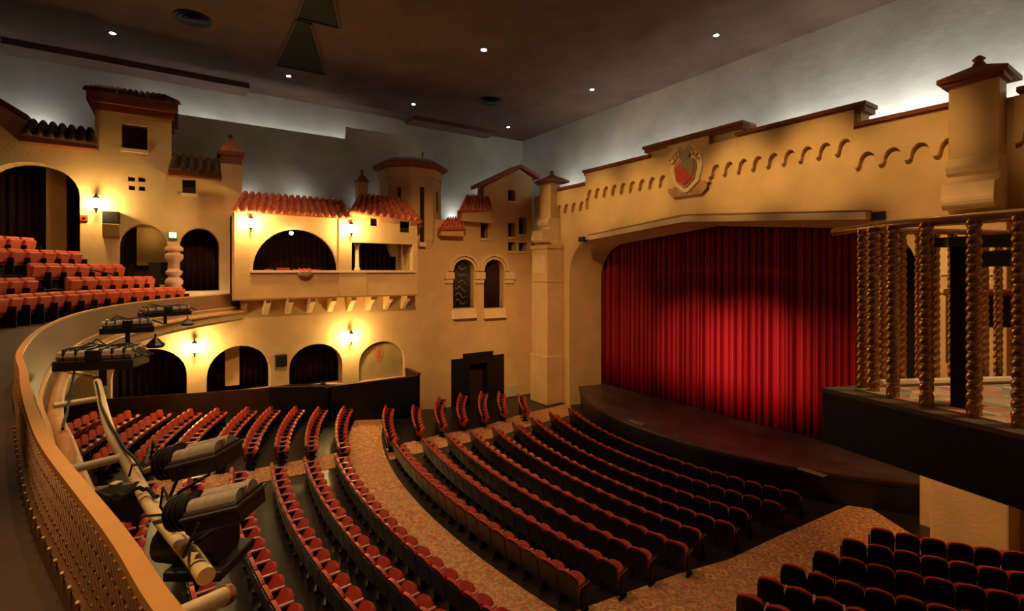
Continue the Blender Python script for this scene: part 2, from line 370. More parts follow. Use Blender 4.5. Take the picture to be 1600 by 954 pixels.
# ---- towers, gables, roofs
def tile_roof(name, e0, e1, r0, r1, label, rows=6, pitch=.32, amp=.10, parent=None, cat='roof', m=TILE):
    e0, e1, r0, r1 = map(Vector, (e0, e1, r0, r1)); W_ = ((e1-e0).length+(r1-r0).length)/2; nt_ = max(2, round(W_/pitch)); nu = nt_*8
    nrm = (e1-e0).cross(r0-e0).normalized()
    if nrm.z < 0: nrm = -nrm
    v = []; f = []; lv = []
    for j in range(rows): lv += [(j/rows, .05), ((j+1)/rows-.001, .0)]
    for s_, off in lv:
        for i in range(nu+1):
            u = i/nu; a = e0.lerp(e1, u); b = r0.lerp(r1, u); p_ = a.lerp(b, s_)
            hgt = abs(math.sin(PI*u*nt_))**.7*amp*2-amp*.3
            v.append(p_+nrm*(hgt+off))
    for j in range(len(lv)-1):
        for i in range(nu): f.append((j*(nu+1)+i, j*(nu+1)+i+1, (j+1)*(nu+1)+i+1, (j+1)*(nu+1)+i))
    # tile ends and underside board
    n0 = len(v)
    for i in range(nu+1):
        u = i/nu; v.append(e0.lerp(e1, u)-nrm*.03)
    for i in range(nu): f.append((i, n0+i, n0+i+1, i+1))
    n1 = len(v)
    v += [e0-nrm*.03, e1-nrm*.03, r1-nrm*.03, r0-nrm*.03]; f.append((n1, n1+1, n1+2, n1+3))
    o = meshobj(name, v, f, m, parent, True)
    if not parent: tag(o, label, cat)
    return o
def lp(px, py, X): y, z = LW(px, py, X); return (X, y, z)

# opera box bay
t = thing('opera_box', 'projecting plaster opera box with a wide arch and a long window', 'balcony box', (XL, 6.5, 6.9))
XB = -25.8
def bl(a, b, d): return (XB-d-XL, a-6.5, b-6.9)
a0, a1 = LW(395, 0, XB)[0], LW(528, 0, XB)[0]; zsill = LW(462, 422, XB)[1]; ztop = LW(462, 358, XB)[1]
bh = [arch(a0, a1, zsill, zsill+.02, ztop, 20)]
wy0, wy1 = LW(548, 0, XB)[0], LW(645, 0, XB)[0]; wz0, wz1 = LW(597, 422, XB)[1], LW(597, 380, XB)[1]
bh.append(rect(wy0, wy1, wz0, wz1))
sm = []
for q in [(579, 591, 341, 353), (625, 641, 346, 363)]:
    y0, y1, z0, z1 = Rp(*q, XB); sm.append(rect(y0, y1, z0, z1)); bh.append(sm[-1])
by0, by1 = LW(363, 0, XB)[0], LW(652, 0, XB)[0]; bz0 = LW(500, 463, XB)[1]
MB().prism([(by0, bz0), (by0, 10.95), (LW(547, 0, XB)[0], 10.95), (LW(547, 0, XB)[0], 11.2), (by1, 11.1), (by1, bz0)], bl, 0, .3, bh).build('box_front', PL, t)
m_ = MB()
m_.box(XB-.3-XL, 0, by0-6.5, by0-6.5+.25, 0, 3.9); m_.box(0, XB-.3-XL, by0-6.5, by0-6.2, 0, 4.0)
m_.box(0, XB-.3-XL, by1-6.8, by1-6.5, 0, 4.15); m_.box(0, XB-.3-XL, by0-6.5, by1-6.5, bz0-6.9, bz0-6.9+.2)
m_.build('box_side', PL, t)
MB().box(0, XB-.3-XL, by0-6.2, by1-6.8, 3.75, 3.85).build('box_ceiling', DARK, t)
for q in sm: MB().box(XB-.3-XL-.12, XB-.3-XL, q[0][0]-6.6, q[2][0]-6.4, q[0][1]-7.0, q[1][1]-6.8).build('window_back', DARK, t)  # added dark boards make the small box windows look unlit
m_ = MB(); y0 = LW(562, 0, XB)[0]; m_.lathe([(.16, 0), (.16, .1), (.11, .16), (.11, wz1-wz0-.2), (.16, wz1-wz0-.12), (.16, wz1-wz0)], (XB-.45-XL, y0-6.5, wz0-6.9), 14)
m_.build('window_column', PLL, t, True)
y0 = LW(632, 0, XB)[0]; MB().box(XB-.4-XL, XB-.34-XL, y0-6.53, y0-6.47, wz0-6.9, wz1-6.9).build('window_post', SILV, t)
for k, (pa, pb) in enumerate([(366, 391), (529, 549), (549, 572)]):
    y0, y1 = LW(pa, 0, XB)[0], LW(pb, 0, XB)[0]
    MB().box(XB-XL, XB-XL+.07, y0-6.5, y1-6.5, bz0-6.9, (zsill if k else 10.9)-6.9 if k != 1 else 10.9-6.9).build('box_pilaster', PL, t)
MB().box(XB-XL, XB-XL+.12, a0-6.6, wy1-6.4, zsill-6.9-.12, zsill-6.9-.02).build('box_ledge', PLL, t)
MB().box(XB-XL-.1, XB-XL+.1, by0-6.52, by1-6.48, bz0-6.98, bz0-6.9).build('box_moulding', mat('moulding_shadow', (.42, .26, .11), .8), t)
for k in range(9):
    yy = by0+.5+(by1-by0-.9)*k/8
    MB().prism([(0, 0), (1.0, 0), (1.0, -.18), (.55, -.42), (.15, -.75), (0, -.8)], lambda a, b, d: (a+.02, yy-6.5+d, b+bz0-6.98), -.13, .13).build('corbel', PL, t, bevel=.02)
# roofs over the opera box
o = tile_roof('tiled_roof', (-25.3, LW(362, 0, -25.3)[0], 10.88), (-25.3, LW(549, 0, -25.3)[0], 10.86), (-27.0, LW(378, 0)[0], 11.95), (-27.0, LW(535, 0)[0], 11.95),
          'wide red tiled roof over the arched part of the opera box', 6)
o = tile_roof('tiled_roof', (-25.3, LW(545, 0, -25.3)[0], 11.17), (-25.3, LW(656, 0, -25.3)[0], 10.95), (-27.0, LW(560, 0)[0], 12.35), (-27.0, LW(625, 0)[0], 12.3),
          'red tiled roof over the window part of the opera box', 6)
o = tile_roof('tiled_roof', (-25.3, LW(656, 0, -25.3)[0], 10.95), (-26.6, LW(654, 0, -26.6)[0], 10.6), (-27.0, LW(625, 0)[0], 12.3), (-27.0, LW(628, 0)[0], 12.3),
          'narrow tiled hip end of the opera box roof beside the octagonal tower', 5)
# chimney with pyramid cap
y0 = LW(567, 0, -27.4)[0]
t = thing('chimney', 'small pointed plaster chimney behind the opera box roof', 'chimney', (-27.6, y0, 11.3))
MB().box(-.28, .28, -.28, .28, 0, LW(567, 285, -27.6)[1]-11.3).build('chimney_shaft', PL, t)
zt = LW(567, 285, -27.6)[1]-11.3
MB().add([(-.34, -.34, zt), (.34, -.34, zt), (.34, .34, zt), (-.34, .34, zt), (0, 0, zt+.55)], [(0, 1, 2, 3), (0, 1, 4), (1, 2, 4), (2, 3, 4), (3, 0, 4)]).build('chimney_cap', PLD, t)
MB().lathe([(.03, 0), (.1, .06), (.1, .14), (.02, .22)], (0, 0, zt+.5), 10).build('finial', PLD, t)
# octagonal tower
ty0, ty1 = LW(613, 0, -26.7)[0], LW(705, 0, -26.7)[0]; tc = (ty0+ty1)/2; tr = (ty1-ty0)/2
tb = LW(660, 400, -26.7)[1]-.0; tt = LW(660, 262, -26.7)[1]
t = thing('octagonal_tower', 'octagonal plaster tower with slit windows and low domed roof', 'tower', (-28.5, tc, tb))
R8 = tr/math.cos(PI/8)*1.0
oc = lambda r: [(r*math.cos(PI/8+k*PI/4), r*math.sin(PI/8+k*PI/4)) for k in range(8)]
def lay(name, rz, m, smooth=False):
    mb = MB(); n = 8; v = []; 
    for r, z in rz: v += [(a, b, z) for a, b in oc(r)]
    f = [(i*n+k, i*n+(k+1) % n, (i+1)*n+(k+1) % n, (i+1)*n+k) for i in range(len(rz)-1) for k in range(n)]
    f += [tuple(range(n-1, -1, -1)), tuple((len(rz)-1)*n+k for k in range(n))]
    return mb.add(v, f).build(name, m, t, smooth)
H = tt-tb
lay('tower_wall', [(R8*.74, 0), (R8*.92, 1.0), (R8*.92, H-.55), (R8*.97, H-.5), (R8*.97, H)], PL)
lay('tower_cornice', [(R8*1.0, H), (R8*1.12, H+.1), (R8*1.14, H+.28), (R8*1.05, H+.34)], PLD)
lay('tower_roof', [(R8*1.08, H+.34), (R8*.8, H+.62), (R8*.55, H+.8), (R8*.3, H+.9), (.05, H+.95)], mat('old_tile', (.10, .045, .025), .8, noise=.4, nscale=5, bump=.5))
MB().lathe([(.05, 0), (.05, .35), (.09, .4), (.02, .5)], (.4, .6, H+.8), 8).build('finial', PLD, t)
rr = R8*.92*math.cos(PI/8)
for (aa, z0, z1, ww) in [(-PI/4, H-2.0, H-1.15, .10), (0, H-4.3, H-1.1, .13), (PI/4, H-2.4, H-1.2, .10)]:
    M = Matrix.Rotation(aa, 4, 'Z'); MB().box(rr-.05, rr+.015, -ww, ww, z0, z1, M).build('slit_window', DARK, t)
MB().box(rr-.05, rr+.12, -.2, .2, H-4.55, H-4.3).build('window_sill', PLL, t)
# square tower cap
y0, y1 = LW(146, 0)[0], LW(270, 0)[0]
t = thing('square_tower', 'tall square plaster tower cap with a heavy brown tiled cornice', 'tower', (XL, (y0+y1)/2, LW(148, 158)[1]))
hw = (y1-y0)/2; z0 = 0
MB().box(-2.6, -.8, -hw+.1, hw-.1, -.6, .1).build('tower_wall', PL, t)
m_ = MB(); m_.box(-2.7, .12, -hw-.06, hw+.06, -.35, -.05); m_.box(-2.8, .3, -hw-.2, hw+.2, -.05, .32); m_.build('tower_cornice', PLD, t)
tile_roof('tower_roof', (.45, -hw-.3, .3), (.45, hw+.3, .3), (-1.1, -hw+.3, .95), (-1.1, hw-.3, .95), '', 5, .26, .08, t, m=mat('old_tile', (0, 0, 0)))
# lean-to roofs left
OT = MATS['old_tile']
tile_roof('tiled_roof', lp(32, 209, -26.4), lp(153, 226, -26.4), lp(45, 190, -27.4), lp(148, 205, -27.4), 'dark weathered tile roof left of the square tower', 4, m=OT)
tile_roof('tiled_roof', lp(263, 263, -26.4), lp(346, 274, -26.4), lp(268, 242, -27.4), lp(343, 252, -27.4), 'dark tiled lean-to roof between square tower and pillar', 4, m=OT)
o = MB(); y0, z0 = LW(32, 214, -26.7); y1, z1 = LW(153, 231, -26.7)
o.box(XL, -26.5, y0, y1, (z0+z1)/2-.14, (z0+z1)/2+.1); y0, z0 = LW(263, 268, -26.7); y1, z1 = LW(346, 280, -26.7); o.box(XL, -26.5, y0, y1, (z0+z1)/2-.1, (z0+z1)/2+.15)
st(o.build('trim_3', PLD), 'brown eave boards under the lean-to roofs', 'trim')
# sloping coping at far left
a = LW(-60, 125); b = LW(45, 188)
st(MB().prism([(a[0], a[1]), (a[0], a[1]+.18), (b[0], b[1]+.18), (b[0], b[1])], fL(XL+.15), 0, 1.0).build('trim_4', PLD), 'dark sloping coping at far left', 'trim')
# pillar cap
y0, y1 = LW(341, 0, -26.8)[0], LW(382, 0, -26.8)[0]; c_ = (y0+y1)/2; hh = (y1-y0)/2
t = thing('pillar_cap', 'red pyramid cap on the pillar left of the opera box', 'roof cap', (-27.4, c_, LW(362, 242)[1]))
MB().box(-.6, .62, -hh, hh, -.06, .14).build('cap_slab', PLD, t)
MB().add([(-.6, -hh+.05, .14), (.55, -hh+.05, .14), (.55, hh-.05, .14), (-.6, hh-.05, .14), (0, 0, .95)], [(0, 1, 2, 3), (0, 1, 4), (1, 2, 4), (2, 3, 4), (3, 0, 4)]).build('cap_pyramid', mat('cap_red', (.42, .10, .04), .6, noise=.3, nscale=5), t)
MB().lathe([(.05, 0), (.12, .1), (.02, .25)], (0, 0, .85), 8).build('finial', PLD, t)
# little tile roofs right of the tower and the gable
tile_roof('tiled_roof', lp(716, 330, -26.2), lp(771, 327, -26.2), lp(728, 306, -27.3), lp(762, 306, -27.3), 'small red tiled roof against the gabled house', 4, .22)
tile_roof('tiled_roof', lp(683, 359, -26.3), lp(728, 358, -26.3), lp(698, 342, -27.2), lp(724, 340, -27.2), 'smallest red tiled roof hood above the twin arched windows', 3, .22)
m_ = MB(); y0, z0 = LW(718, 345, -26.5); y1, z1 = LW(768, 330, -26.5); m_.box(XL, -26.4, y0+.1, y1-.1, z0, z1-.05)
y0, z0 = LW(686, 366, -26.5); y1, z1 = LW(726, 360, -26.5); m_.box(XL, -26.45, y0+.1, y1-.1, z0-.05, z1)
st(m_.build('wall_hood', PL), 'plaster bases under the small tiled hoods')
pk = LW(812, 262); pl_ = LW(753, 291); pr = LW(839, 277)
mb = MB()
mb.prism([(pl_[0]-.2, pl_[1]-.1), (pl_[0]-.2, pl_[1]+.14), (pk[0], pk[1]+.2), (pr[0]+.1, pr[1]+.14), (pr[0]+.1, pr[1]-.1), (pk[0], pk[1]-.03)], fL(XL+.2), 0, 1.3)
tag(mb.build('gable_roof', mat('gable_red', (.36, .08, .04), .6, noise=.3, nscale=4)), 'low gabled red roof edge beside the stage wall', 'roof')

# ================================================================== STAGE WALL
def ell(cx, cz, rx, rz, a0, a1, n=10): return [(cx+rx*math.cos(a0+(a1-a0)*k/n), cz+rz*math.sin(a0+(a1-a0)*k/n)) for k in range(n+1)]
JX = 8.72
def open_path(jx, zsh, sx, zend, zpk, n=10):   # left jamb foot -> right jamb foot
    L_ = [(XC-jx, 0)]+ell(XC-jx+sx, zsh, sx, zend-zsh, PI, PI/2, n)+[(XC, zpk)]
    Rr = [(2*XC-a, b) for a, b in reversed(L_[:-1])]
    return L_+Rr
P0 = open_path(JX, 7.9, 2.2, 10.25, 10.8); P1 = open_path(JX-.5, 7.7, 2.2, 9.95, 10.5)
par = [(-26.95, 0), (-26.95, 13.25), (-21.7, 13.25), (-21.7, 13.95), (-17.15, 13.95), (-17.15, 14.4), (-12.08, 14.4), (-12.08, 13.95), (-7.6, 13.95), (-7.6, 13.25), (4.4, 13.25), (4.4, 0)]
o = MB().prism(par+list(reversed(P0)), fS(YS), 0, .7).build('wall_stage', PL); st(o, 'yellow plaster proscenium wall with stepped parapet')
n = len(P0); v = [(a, YS+.01, b) for a, b in P0]+[(a, YS+1.1, b) for a, b in [((p[0]+q[0])/2, (p[1]+q[1])/2) for p, q in zip(P0, P1)]]+[(a, 22.2, b) for a, b in P1]
f = [(i, i+1, n+i+1, n+i) for i in range(n-1)]+[(n+i, n+i+1, 2*n+i+1, 2*n+i) for i in range(n-1)]
o = meshobj('wall_reveal', v, f, PL); s_ = o.modifiers.new('s', 'SOLIDIFY'); s_.thickness = .05; st(o, 'deep plaster reveal around the stage opening')
# copings
cp = MB()
for (x0, x1, z) in [(-24.4, -21.6, 13.25), (-21.85, -17.0, 13.95), (-17.3, -11.95, 14.4), (-12.2, -7.45, 13.95), (-7.75, -4.7, 13.25), (-3.6, 4.4, 13.25)]:
    cp.box(x0, x1, YS-.10, YS+.8, z-.12, z+.06); cp.box(x0-.06, x1+.06, YS-.2, YS+.85, z+.06, z+.2)
st(cp.build('trim_5', PLD), 'brown stepped coping along the stage wall parapet', 'trim')
# scalloped band: a relief layer whose lower edge is a row of little arches
def scallop(x0, x1, n, ztop, z0, hgt, edge=.2):
    pts = [(x0, ztop)]; wd = (x1-x0)/n; low = []
    for k in range(n):
        a = x0+k*wd; low.append((a, z0)); low.append((a+wd*.14, z0))
        low += [(a+wd*.57+wd*.36*math.cos(PI-PI*q/8), z0+.08+hgt*math.sin(PI*q/8)) for q in range(9)]
    low.append((x1, z0)); return [(x0, ztop)]+low+[(x1, ztop)]
sb = MB()
for poly in [scallop(-24.4, -21.6, 4, 13.2, 11.85, .42), scallop(-21.6, -15.75, 9, 13.9, 12.45, .42), scallop(-15.75, -13.5, 1, 14.3, 12.2, .1),
             scallop(-13.5, -7.75, 9, 13.9, 12.45, .42), scallop(-7.75, -4.8, 4, 13.2, 11.85, .42), scallop(-3.7, .9, 6, 13.2, 11.85, .42)]:
    sb.prism(poly, fS(YS), -.22, .02)
st(sb.build('trim_6', PL), 'plaster band with a scalloped lower edge on the stage wall', 'trim')
# canopy beam along the head of the opening
bm_ = [(-21.0, 9.98), (-21.0, 10.25), (XC, 10.8), (-7.25, 10.25), (-7.25, 9.98), (XC, 10.50)]
t = thing('lighting_beam', 'long pale plaster beam bent over the stage opening', 'beam', (XC, YS, 10))
MB().prism([(a-XC, b-10) for a, b in bm_], lambda a, b, d: (a, d, b), -.55, .15).build('beam_body', mat('beam_paint', (.62, .47, .33), .75, noise=.05), t)
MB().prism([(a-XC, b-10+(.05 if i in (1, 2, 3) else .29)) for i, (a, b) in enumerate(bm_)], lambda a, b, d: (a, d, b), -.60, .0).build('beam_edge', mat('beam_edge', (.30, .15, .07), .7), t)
for s_ in (-1, 1):
    MB().box(s_*7.5-.35*(s_ < 0)*0-.25, s_*7.5+.25, -.1, .3, -.02, .25).build('beam_end', DARK, t)
# crest
t = thing('coat_of_arms', 'red and grey shield with scrollwork on the stage wall centre', 'crest', (-14.67, YS-.15, 12.95))
def pr(name, poly, d0, d1, m, bev=0): return MB().prism(poly, lambda a, b, d: (a, -d, b), d0, d1).build(name, m, t, bevel=bev)
pr('crest_panel', [(-1.08, -.95), (-1.08, 1.2), (1.08, 1.2), (1.08, -.95), (.8, -1.2), (-.8, -1.2)], 0, .06, mat('crest_ground', (.44, .23, .11), .8, noise=.25, nscale=4), .03)
shl = [(-.72, .55), (-.78, .1), (-.62, -.55), (-.1, -.98), (.1, -.98), (.62, -.55), (.78, .1), (.72, .55), (.35, .75), (-.35, .75)]
pr('scroll_border', [(a*1.15, b*1.08) for a, b in shl], .06, .14, PLL, .03)
pr('shield', [(a*.8, b*.8-.05) for a, b in shl], .14, .2, mat('crest_pink', (.42, .17, .09), .6), .02)
pr('shield_red', [(-.5, .15), (-.46, -.38), (0, -.72), (.42, -.42), (.1, -.05), (-.25, .32)], .2, .25, CRESTR, .02)
pr('shield_grey', [(-.2, .36), (.12, -.02), (.44, -.38), (.55, .1), (.5, .45), (.1, .55)], .2, .245, CRESTG, .02)
pr('helmet', ell(0, .68, .3, .26, 0, 2*PI, 14)[:-1], .14, .26, CRESTG, .02)
for s_ in (-1, 1):
    mb = MB()
    for k in range(4):
        pts = [(s_*(.25+.16*k+.14*math.cos(a)), -.2, .95-.14*k+.14*math.sin(a)) for a in [q*PI/5 for q in range(9)]]
        mb.tube(pts, .035, 6)
    mb.build('scrollwork', mat('scroll_rust', (.52, .24, .12), .7), t, True)
# pilasters with caps and volutes, and the broad piers below
def pilaster(cx, lab):
    t = thing('pilaster', lab, 'pilaster', (cx, YS, 0)); hw = .56
    MB().box(-hw, hw, -.75, 0, 11.5, 13.75).build('pilaster_shaft', PL, t, bevel=.02)
    m_ = MB(); m_.box(-hw-.12, hw+.12, -.9, 0, 13.7, 13.82); m_.box(-hw-.22, hw+.22, -1.0, .6, 13.82, 13.95)
    m_.add([(-hw-.22, -1.0, 13.95), (hw+.22, -1, 13.95), (hw+.22, .6, 13.95), (-hw-.22, .6, 13.95), (-.15, -.35, 14.3), (.15, -.35, 14.3), (.15, -.05, 14.3), (-.15, -.05, 14.3)],
           [(0, 1, 5, 4), (1, 2, 6, 5), (2, 3, 7, 6), (3, 0, 4, 7), (4, 5, 6, 7), (3, 2, 1, 0)]); m_.build('pilaster_cap', PLD, t)
    MB().lathe([(.12, 0), (.16, .08), (.1, .16), (.16, .24), (.05, .34)], (0, -.2, 14.28), 10).build('finial', PLD, t)
    # S scroll: profile in (y,z) extruded across x
    prof = [(0, 11.55), (-.78, 11.55), (-.92, 11.45), (-1.0, 11.28), (-.92, 11.1), (-.78, 11.02), (-.78, 10.9), (-.95, 10.8), (-1.3, 10.75), (-1.36, 10.6)]
    prof += [(-1.15+.28*math.cos(a), 10.28+.28*math.sin(a)) for a in [PI*.85+k*PI*.9/8 for k in range(9)]]+[(-.75, 10.0), (-.6, 9.9), (0, 9.85)]
    MB().prism(prof, lambda a, b, d: (d, a, b), -hw-.02, hw+.02).build('scroll_bracket', PLL, t, bevel=.02)
    MB().box(-.8, .8, -1.2, 0, 0, 9.6).build('pier', PL, t, bevel=.03)
    MB().box(-.86, .86, -1.28, 0, 9.6, 9.85).build('pier_cap', PL, t, bevel=.03)
    MB().box(-.62, .62, -1.25, -1.2, 8.1, 9.2).build('pier_panel', PLL, t)
    MB().box(-.84, .84, -1.26, 0, 7.55, 7.65).build('pier_moulding', PL, t, bevel=.03); MB().box(-.86, .86, -1.3, 0, 0, 3.0).build('pier_base', PL, t, bevel=.05)
    return t
pilaster(-24.75, 'tall plaster pilaster with scroll bracket left of the stage')
pilaster(-4.45, 'tall plaster pilaster with scroll bracket right of the stage')

# ---- curtain, stage
def stage_curtain():
    n = 1500; v = []; x0, x1 = -23.3, -7.2; ph = 0; rows = [(1.12, 1), (3, 1.0), (6, .95), (9, .9), (11.2, .8)]
    rnd = random.Random(3); ws = [rnd.uniform(.18, .42) for _ in range(90)]; am = [rnd.uniform(.10, .24) for _ in range(90)]
    tot = 0; xs = []; 
    prof = []
    for i in range(n+1):
        x = x0+(x1-x0)*i/n; s_ = x-x0; k = 0; acc = 0
        while s_ > acc+ws[k]: acc += ws[k]; k += 1
        u = (s_-acc)/ws[k]; prof.append(am[k]*(math.sin(PI*u)**.8)+.012*math.sin(2*PI*u*3))
    for z, a in rows:
        for i in range(n+1):
            x = x0+(x1-x0)*i/n; v.append((x, 22.62-prof[i]*a*1.5, z))
    f = [(j*(n+1)+i, j*(n+1)+i+1, (j+1)*(n+1)+i+1, (j+1)*(n+1)+i) for j in range(len(rows)-1) for i in range(n)]
    o = meshobj('stage_curtain', v, f, REDV, None, True); tag(o, 'closed red velvet stage curtain in deep vertical folds', 'curtain')
    s_ = o.modifiers.new('s', 'SOLIDIFY'); s_.thickness = .01
stage_curtain()
lip = [(-23.35, 22.9), (-23.35, 20.9)]+[(-23.3+1.0*k, 0) for k in range(0)]
def lipY(x): u = (x-XC)/8.7; return 17.55+3.3*abs(u)**2.3
lp_ = [(XC-8.7+17.4*k/40) for k in range(41)]
lip = [(-23.3, 22.88)]+[(x, lipY(x)) for x in lp_]+[(-5.9, 22.88)]
st(MB().prism(lip, lambda a, b, d: (a, b, d), .95, 1.1).build('floor_stage', STAGEF), 'dark polished stage floor bulging to the seats', 'stage')
rise = [(x, lipY(x)+.06) for x in lp_]
st(MB().prism(rise+[(-6, 22.8), (-23.2, 22.8)], lambda a, b, d: (a, b, d), .0, .95).build('wall_stage_apron', BLACK), 'black front riser of the stage', 'stage')
mb = MB(); mb.tube([(x, lipY(x)-.02, 1.06) for x in lp_], .045, 8); st(mb.build('trim_7', WOOD), 'rounded wood nosing along the stage edge', 'trim')
st(MB().box(-23.6, -5.6, 20.7, SKY_Y, 11.25, 11.4).build('ceiling_stage', DARK), 'dark lid above the stage opening', 'ceiling')
st(MB().box(-23.6, -5.6, 22.9, 23, 0, 11.3).build('wall_stage_rear', DARK), 'dark wall behind the curtain')
for sx in (-22.9, -6.1): pass
for (a, b, lab) in [(-16.05, 17.85, 'pale floor pocket lid on the stage edge, left'), (-8.6, 18.5, 'pale floor pocket lid on the stage edge, right')]:
    tag(MB().box(a-.45, a+.45, b-.02, b+.28, 1.1, 1.125).build('floor_pocket', mat('worn_metal', (.28, .22, .18), .35, metal=.4), bevel=.01), lab, 'floor plate')

# ================================================================== CARPETS
CX, CY = -13.8, 32.0
def polar(r, a): return (CX+r*math.sin(a), CY-r*math.cos(a))
def sheet(name, ptsA, ptsB, label, n=60, m=8, dz=.012):
    def samp(P, u):
        L = [0]
        for i in range(len(P)-1): L.append(L[-1]+math.dist(P[i], P[i+1]))
        s_ = u*L[-1]
        for i in range(len(P)-1):
            if s_ <= L[i+1]+1e-9: k = (s_-L[i])/(L[i+1]-L[i]); return (P[i][0]+(P[i+1][0]-P[i][0])*k, P[i][1]+(P[i+1][1]-P[i][1])*k)
        return P[-1]
    v = []
    for i in range(n+1):
        a = samp(ptsA, i/n); b = samp(ptsB, i/n)
        for j in range(m+1):
            x = a[0]+(b[0]-a[0])*j/m; y = a[1]+(b[1]-a[1])*j/m; v.append((x, y, floor_z(y)+dz))
    f = [(i*(m+1)+j, i*(m+1)+j+1, (i+1)*(m+1)+j+1, (i+1)*(m+1)+j) for i in range(n) for j in range(m)]
    o = meshobj(name, v, f, CARP); s_ = o.modifiers.new('s', 'SOLIDIFY'); s_.thickness = .01; tag(o, label, 'carpet'); return o
arcA = [polar(27.05, a) for a in [(-.52+k*.02) for k in range(40)]]; arcB = [polar(25.65-.02, a) for a in [(-.555+k*.0217) for k in range(40)]]
sheet('carpet_runner', arcA, arcB, 'wide patterned carpet curving between the rear and front seats', 90)
sheet('carpet_runner', [(-19.3, 2.0), (-20.6, 5.85)], [(-17.9, 1.6), (-18.9, 5.35)], 'short carpet strip leading back from the curved aisle', 20, dz=.016)
sheet('carpet_runner', [(-19.1, -4), (-19.3, 2.0)], [(-17.7, -4), (-17.9, 1.6)], 'carpet strip continuing back under the balcony', 20, dz=.016)
sheet('carpet_runner', [(-20.6, 7.4), (-22.0, 11.0), (-23.2, 16), (-23.6, 20.3)], [(-19.0, 7.0), (-20.2, 10.5), (-21.2, 15), (-21.6, 18.8)], 'carpet strip running to the left corner of the stage', 40, dz=.016)
sheet('carpet_runner', [(-8.3, 7.0), (-8.35, 11), (-8.1, 15.5), (-7.75, 20.2)], [(-5.6, 7.6), (-6.8, 12.5), (-6.2, 16.3), (-4.9, 18.4)], 'patterned carpet leading to the right corner of the stage', 60, dz=.016)

# ================================================================== THEATRE SEATS
def seat_proto():
    t = thing('theatre_seat', 'x', 'seat')
    def outline(w_, z0, z1, n=10):
        pts = [(-w_, z0), (-w_, z1-.07)]+[(-w_+.05+.0+(-.05)*math.cos(k*PI/8), z1-.07+.045*math.sin(k*PI/8)) for k in range(1, 4)]
        top = [(x, z1-.02+.045*math.cos(x/w_*PI/2)) for x in (-w_*.8, -w_*.6, -w_*.35, -w_*.12, w_*.12, w_*.35, w_*.6, w_*.8)]
        return pts+top+[(-a, b) for a, b in reversed(pts)]
    rec = .18
    fb = lambda a, b, d: (a, -.06-(b-.4)*rec+d+.10*(a*a), b)
    MB().prism(outline(.268, .30, .815), fb, -.035, .0).build('seat_shell', SEATB, t, bevel=.008)
    MB().prism(outline(.255, .44, .86), fb, .0, .075).build('backrest', SEATR, t, bevel=.022)
    M = Matrix.Translation((0, .09, .37))@Matrix.Rotation(math.radians(54), 4, 'X')
    cu = [(-.225, 0), (-.225, .24)]+[(-.225*math.cos(a), .24+.15*math.sin(a)) for a in [PI*k/10 for k in range(1, 10)]]+[(.225, .24), (.225, 0)]
    MB().prism(cu, lambda a, b, d: tuple(M@Vector((a, b, d))), -.05, .05).build('seat_cushion', SEATR, t, bevel=.03)
    arm_mesh(t, -.285)
    return t
def arm_mesh(t, x):
    MB().box(x-.03, x+.03, -.06, .30, .60, .64).build('armrest', ARM, t, bevel=.012)
    m_ = MB(); m_.box(x-.018, x+.018, .0, .18, .06, .60); m_.box(x-.03, x+.03, -.06, .26, 0, .06); m_.build('seat_stand', SEATM, t, bevel=.01)
proto = seat_proto()
armproto = [c for c in proto.children if c.name.startswith('armrest') or c.name.startswith('seat_stand')]
ORD = ['first', 'second', 'third', 'fourth', 'fifth', 'sixth', 'seventh', 'eighth', 'ninth', 'tenth', 'eleventh', 'twelfth', 'thirteenth', 'fourteenth', 'fifteenth',
       'sixteenth', 'seventeenth', 'eighteenth', 'nineteenth', 'twentieth', 'twenty-first', 'twenty-second', 'twenty-third', 'twenty-fourth', 'twenty-fifth', 'twenty-sixth']
RAD = dict(A=25.3, B=24.1, Cc=22.95, D=21.75, E=20.5, F=19.3, G=18.2, H=17.0, I=15.8, L1=27.6, L2=28.6, L3=29.6, L4=30.7, L5=31.8, L6=32.9, U6=32.5, U7=33.5)
def ang(r, x): return math.asin(max(-1, min(1, (x-CX)/r)))
SEATS = []   # (x, y, z, rz, block, row, idx, last)
def row(block, rowi, r, xa, xb, pitch=.57):
    a0 = ang(r, xa); a1 = ang(r, xb); n = max(1, int(round((a1-a0)*r/pitch))); 
    for k in range(n):
        a = a0+(k+.5)*pitch/r; x, y = polar(r, a); SEATS.append((x, y, floor_z(y), a, block, rowi, k, k == n-1))
for i, (r, xa, xb) in enumerate([(15.8, -20.5, -8.1), (17.0, -20.5, -8.25), (18.2, -20.3, -8.4), (19.3, -20.1, -8.4), (20.5, -19.8, -8.4), (21.75, -19.4, -8.4),
                                 (22.95, -19.0, -8.3), (24.1, -18.9, -8.05), (25.3, -18.9, -7.9)]): row('centre', i, r, xa, xb)
for i, (r, xa, xb) in enumerate([(27.6, -17.9, -7.6), (28.6, -17.8, -8.3), (29.6, -17.5, -8.8), (30.7, -17.4, -9.5), (31.8, -17.3, -10.2), (32.9, -17.2, -11)]): row('rear', i, r, xa, xb)
for i, (r, xa, xb) in enumerate([(17.2, -6.1, -3.4), (18.3, -6.3, -2.5), (19.4, -6.45, -2.0), (20.6, -6.6, -1.6), (21.8, -6.5, -1.3), (23.0, -6.3, -1.3)]): row('right', i, r, xa, xb)
for i, (r, xa, xb) in enumerate([(18.3, -24.6, -21.9), (19.5, -25.7, -22.2), (20.6, -26.4, -22.2), (21.8, -26.7, -21.9), (22.95, -26.6, -20.9), (24.1, -26.3, -20.6), (25.45, -25.8, -19.5)]): row('left', i, r, xa, xb)
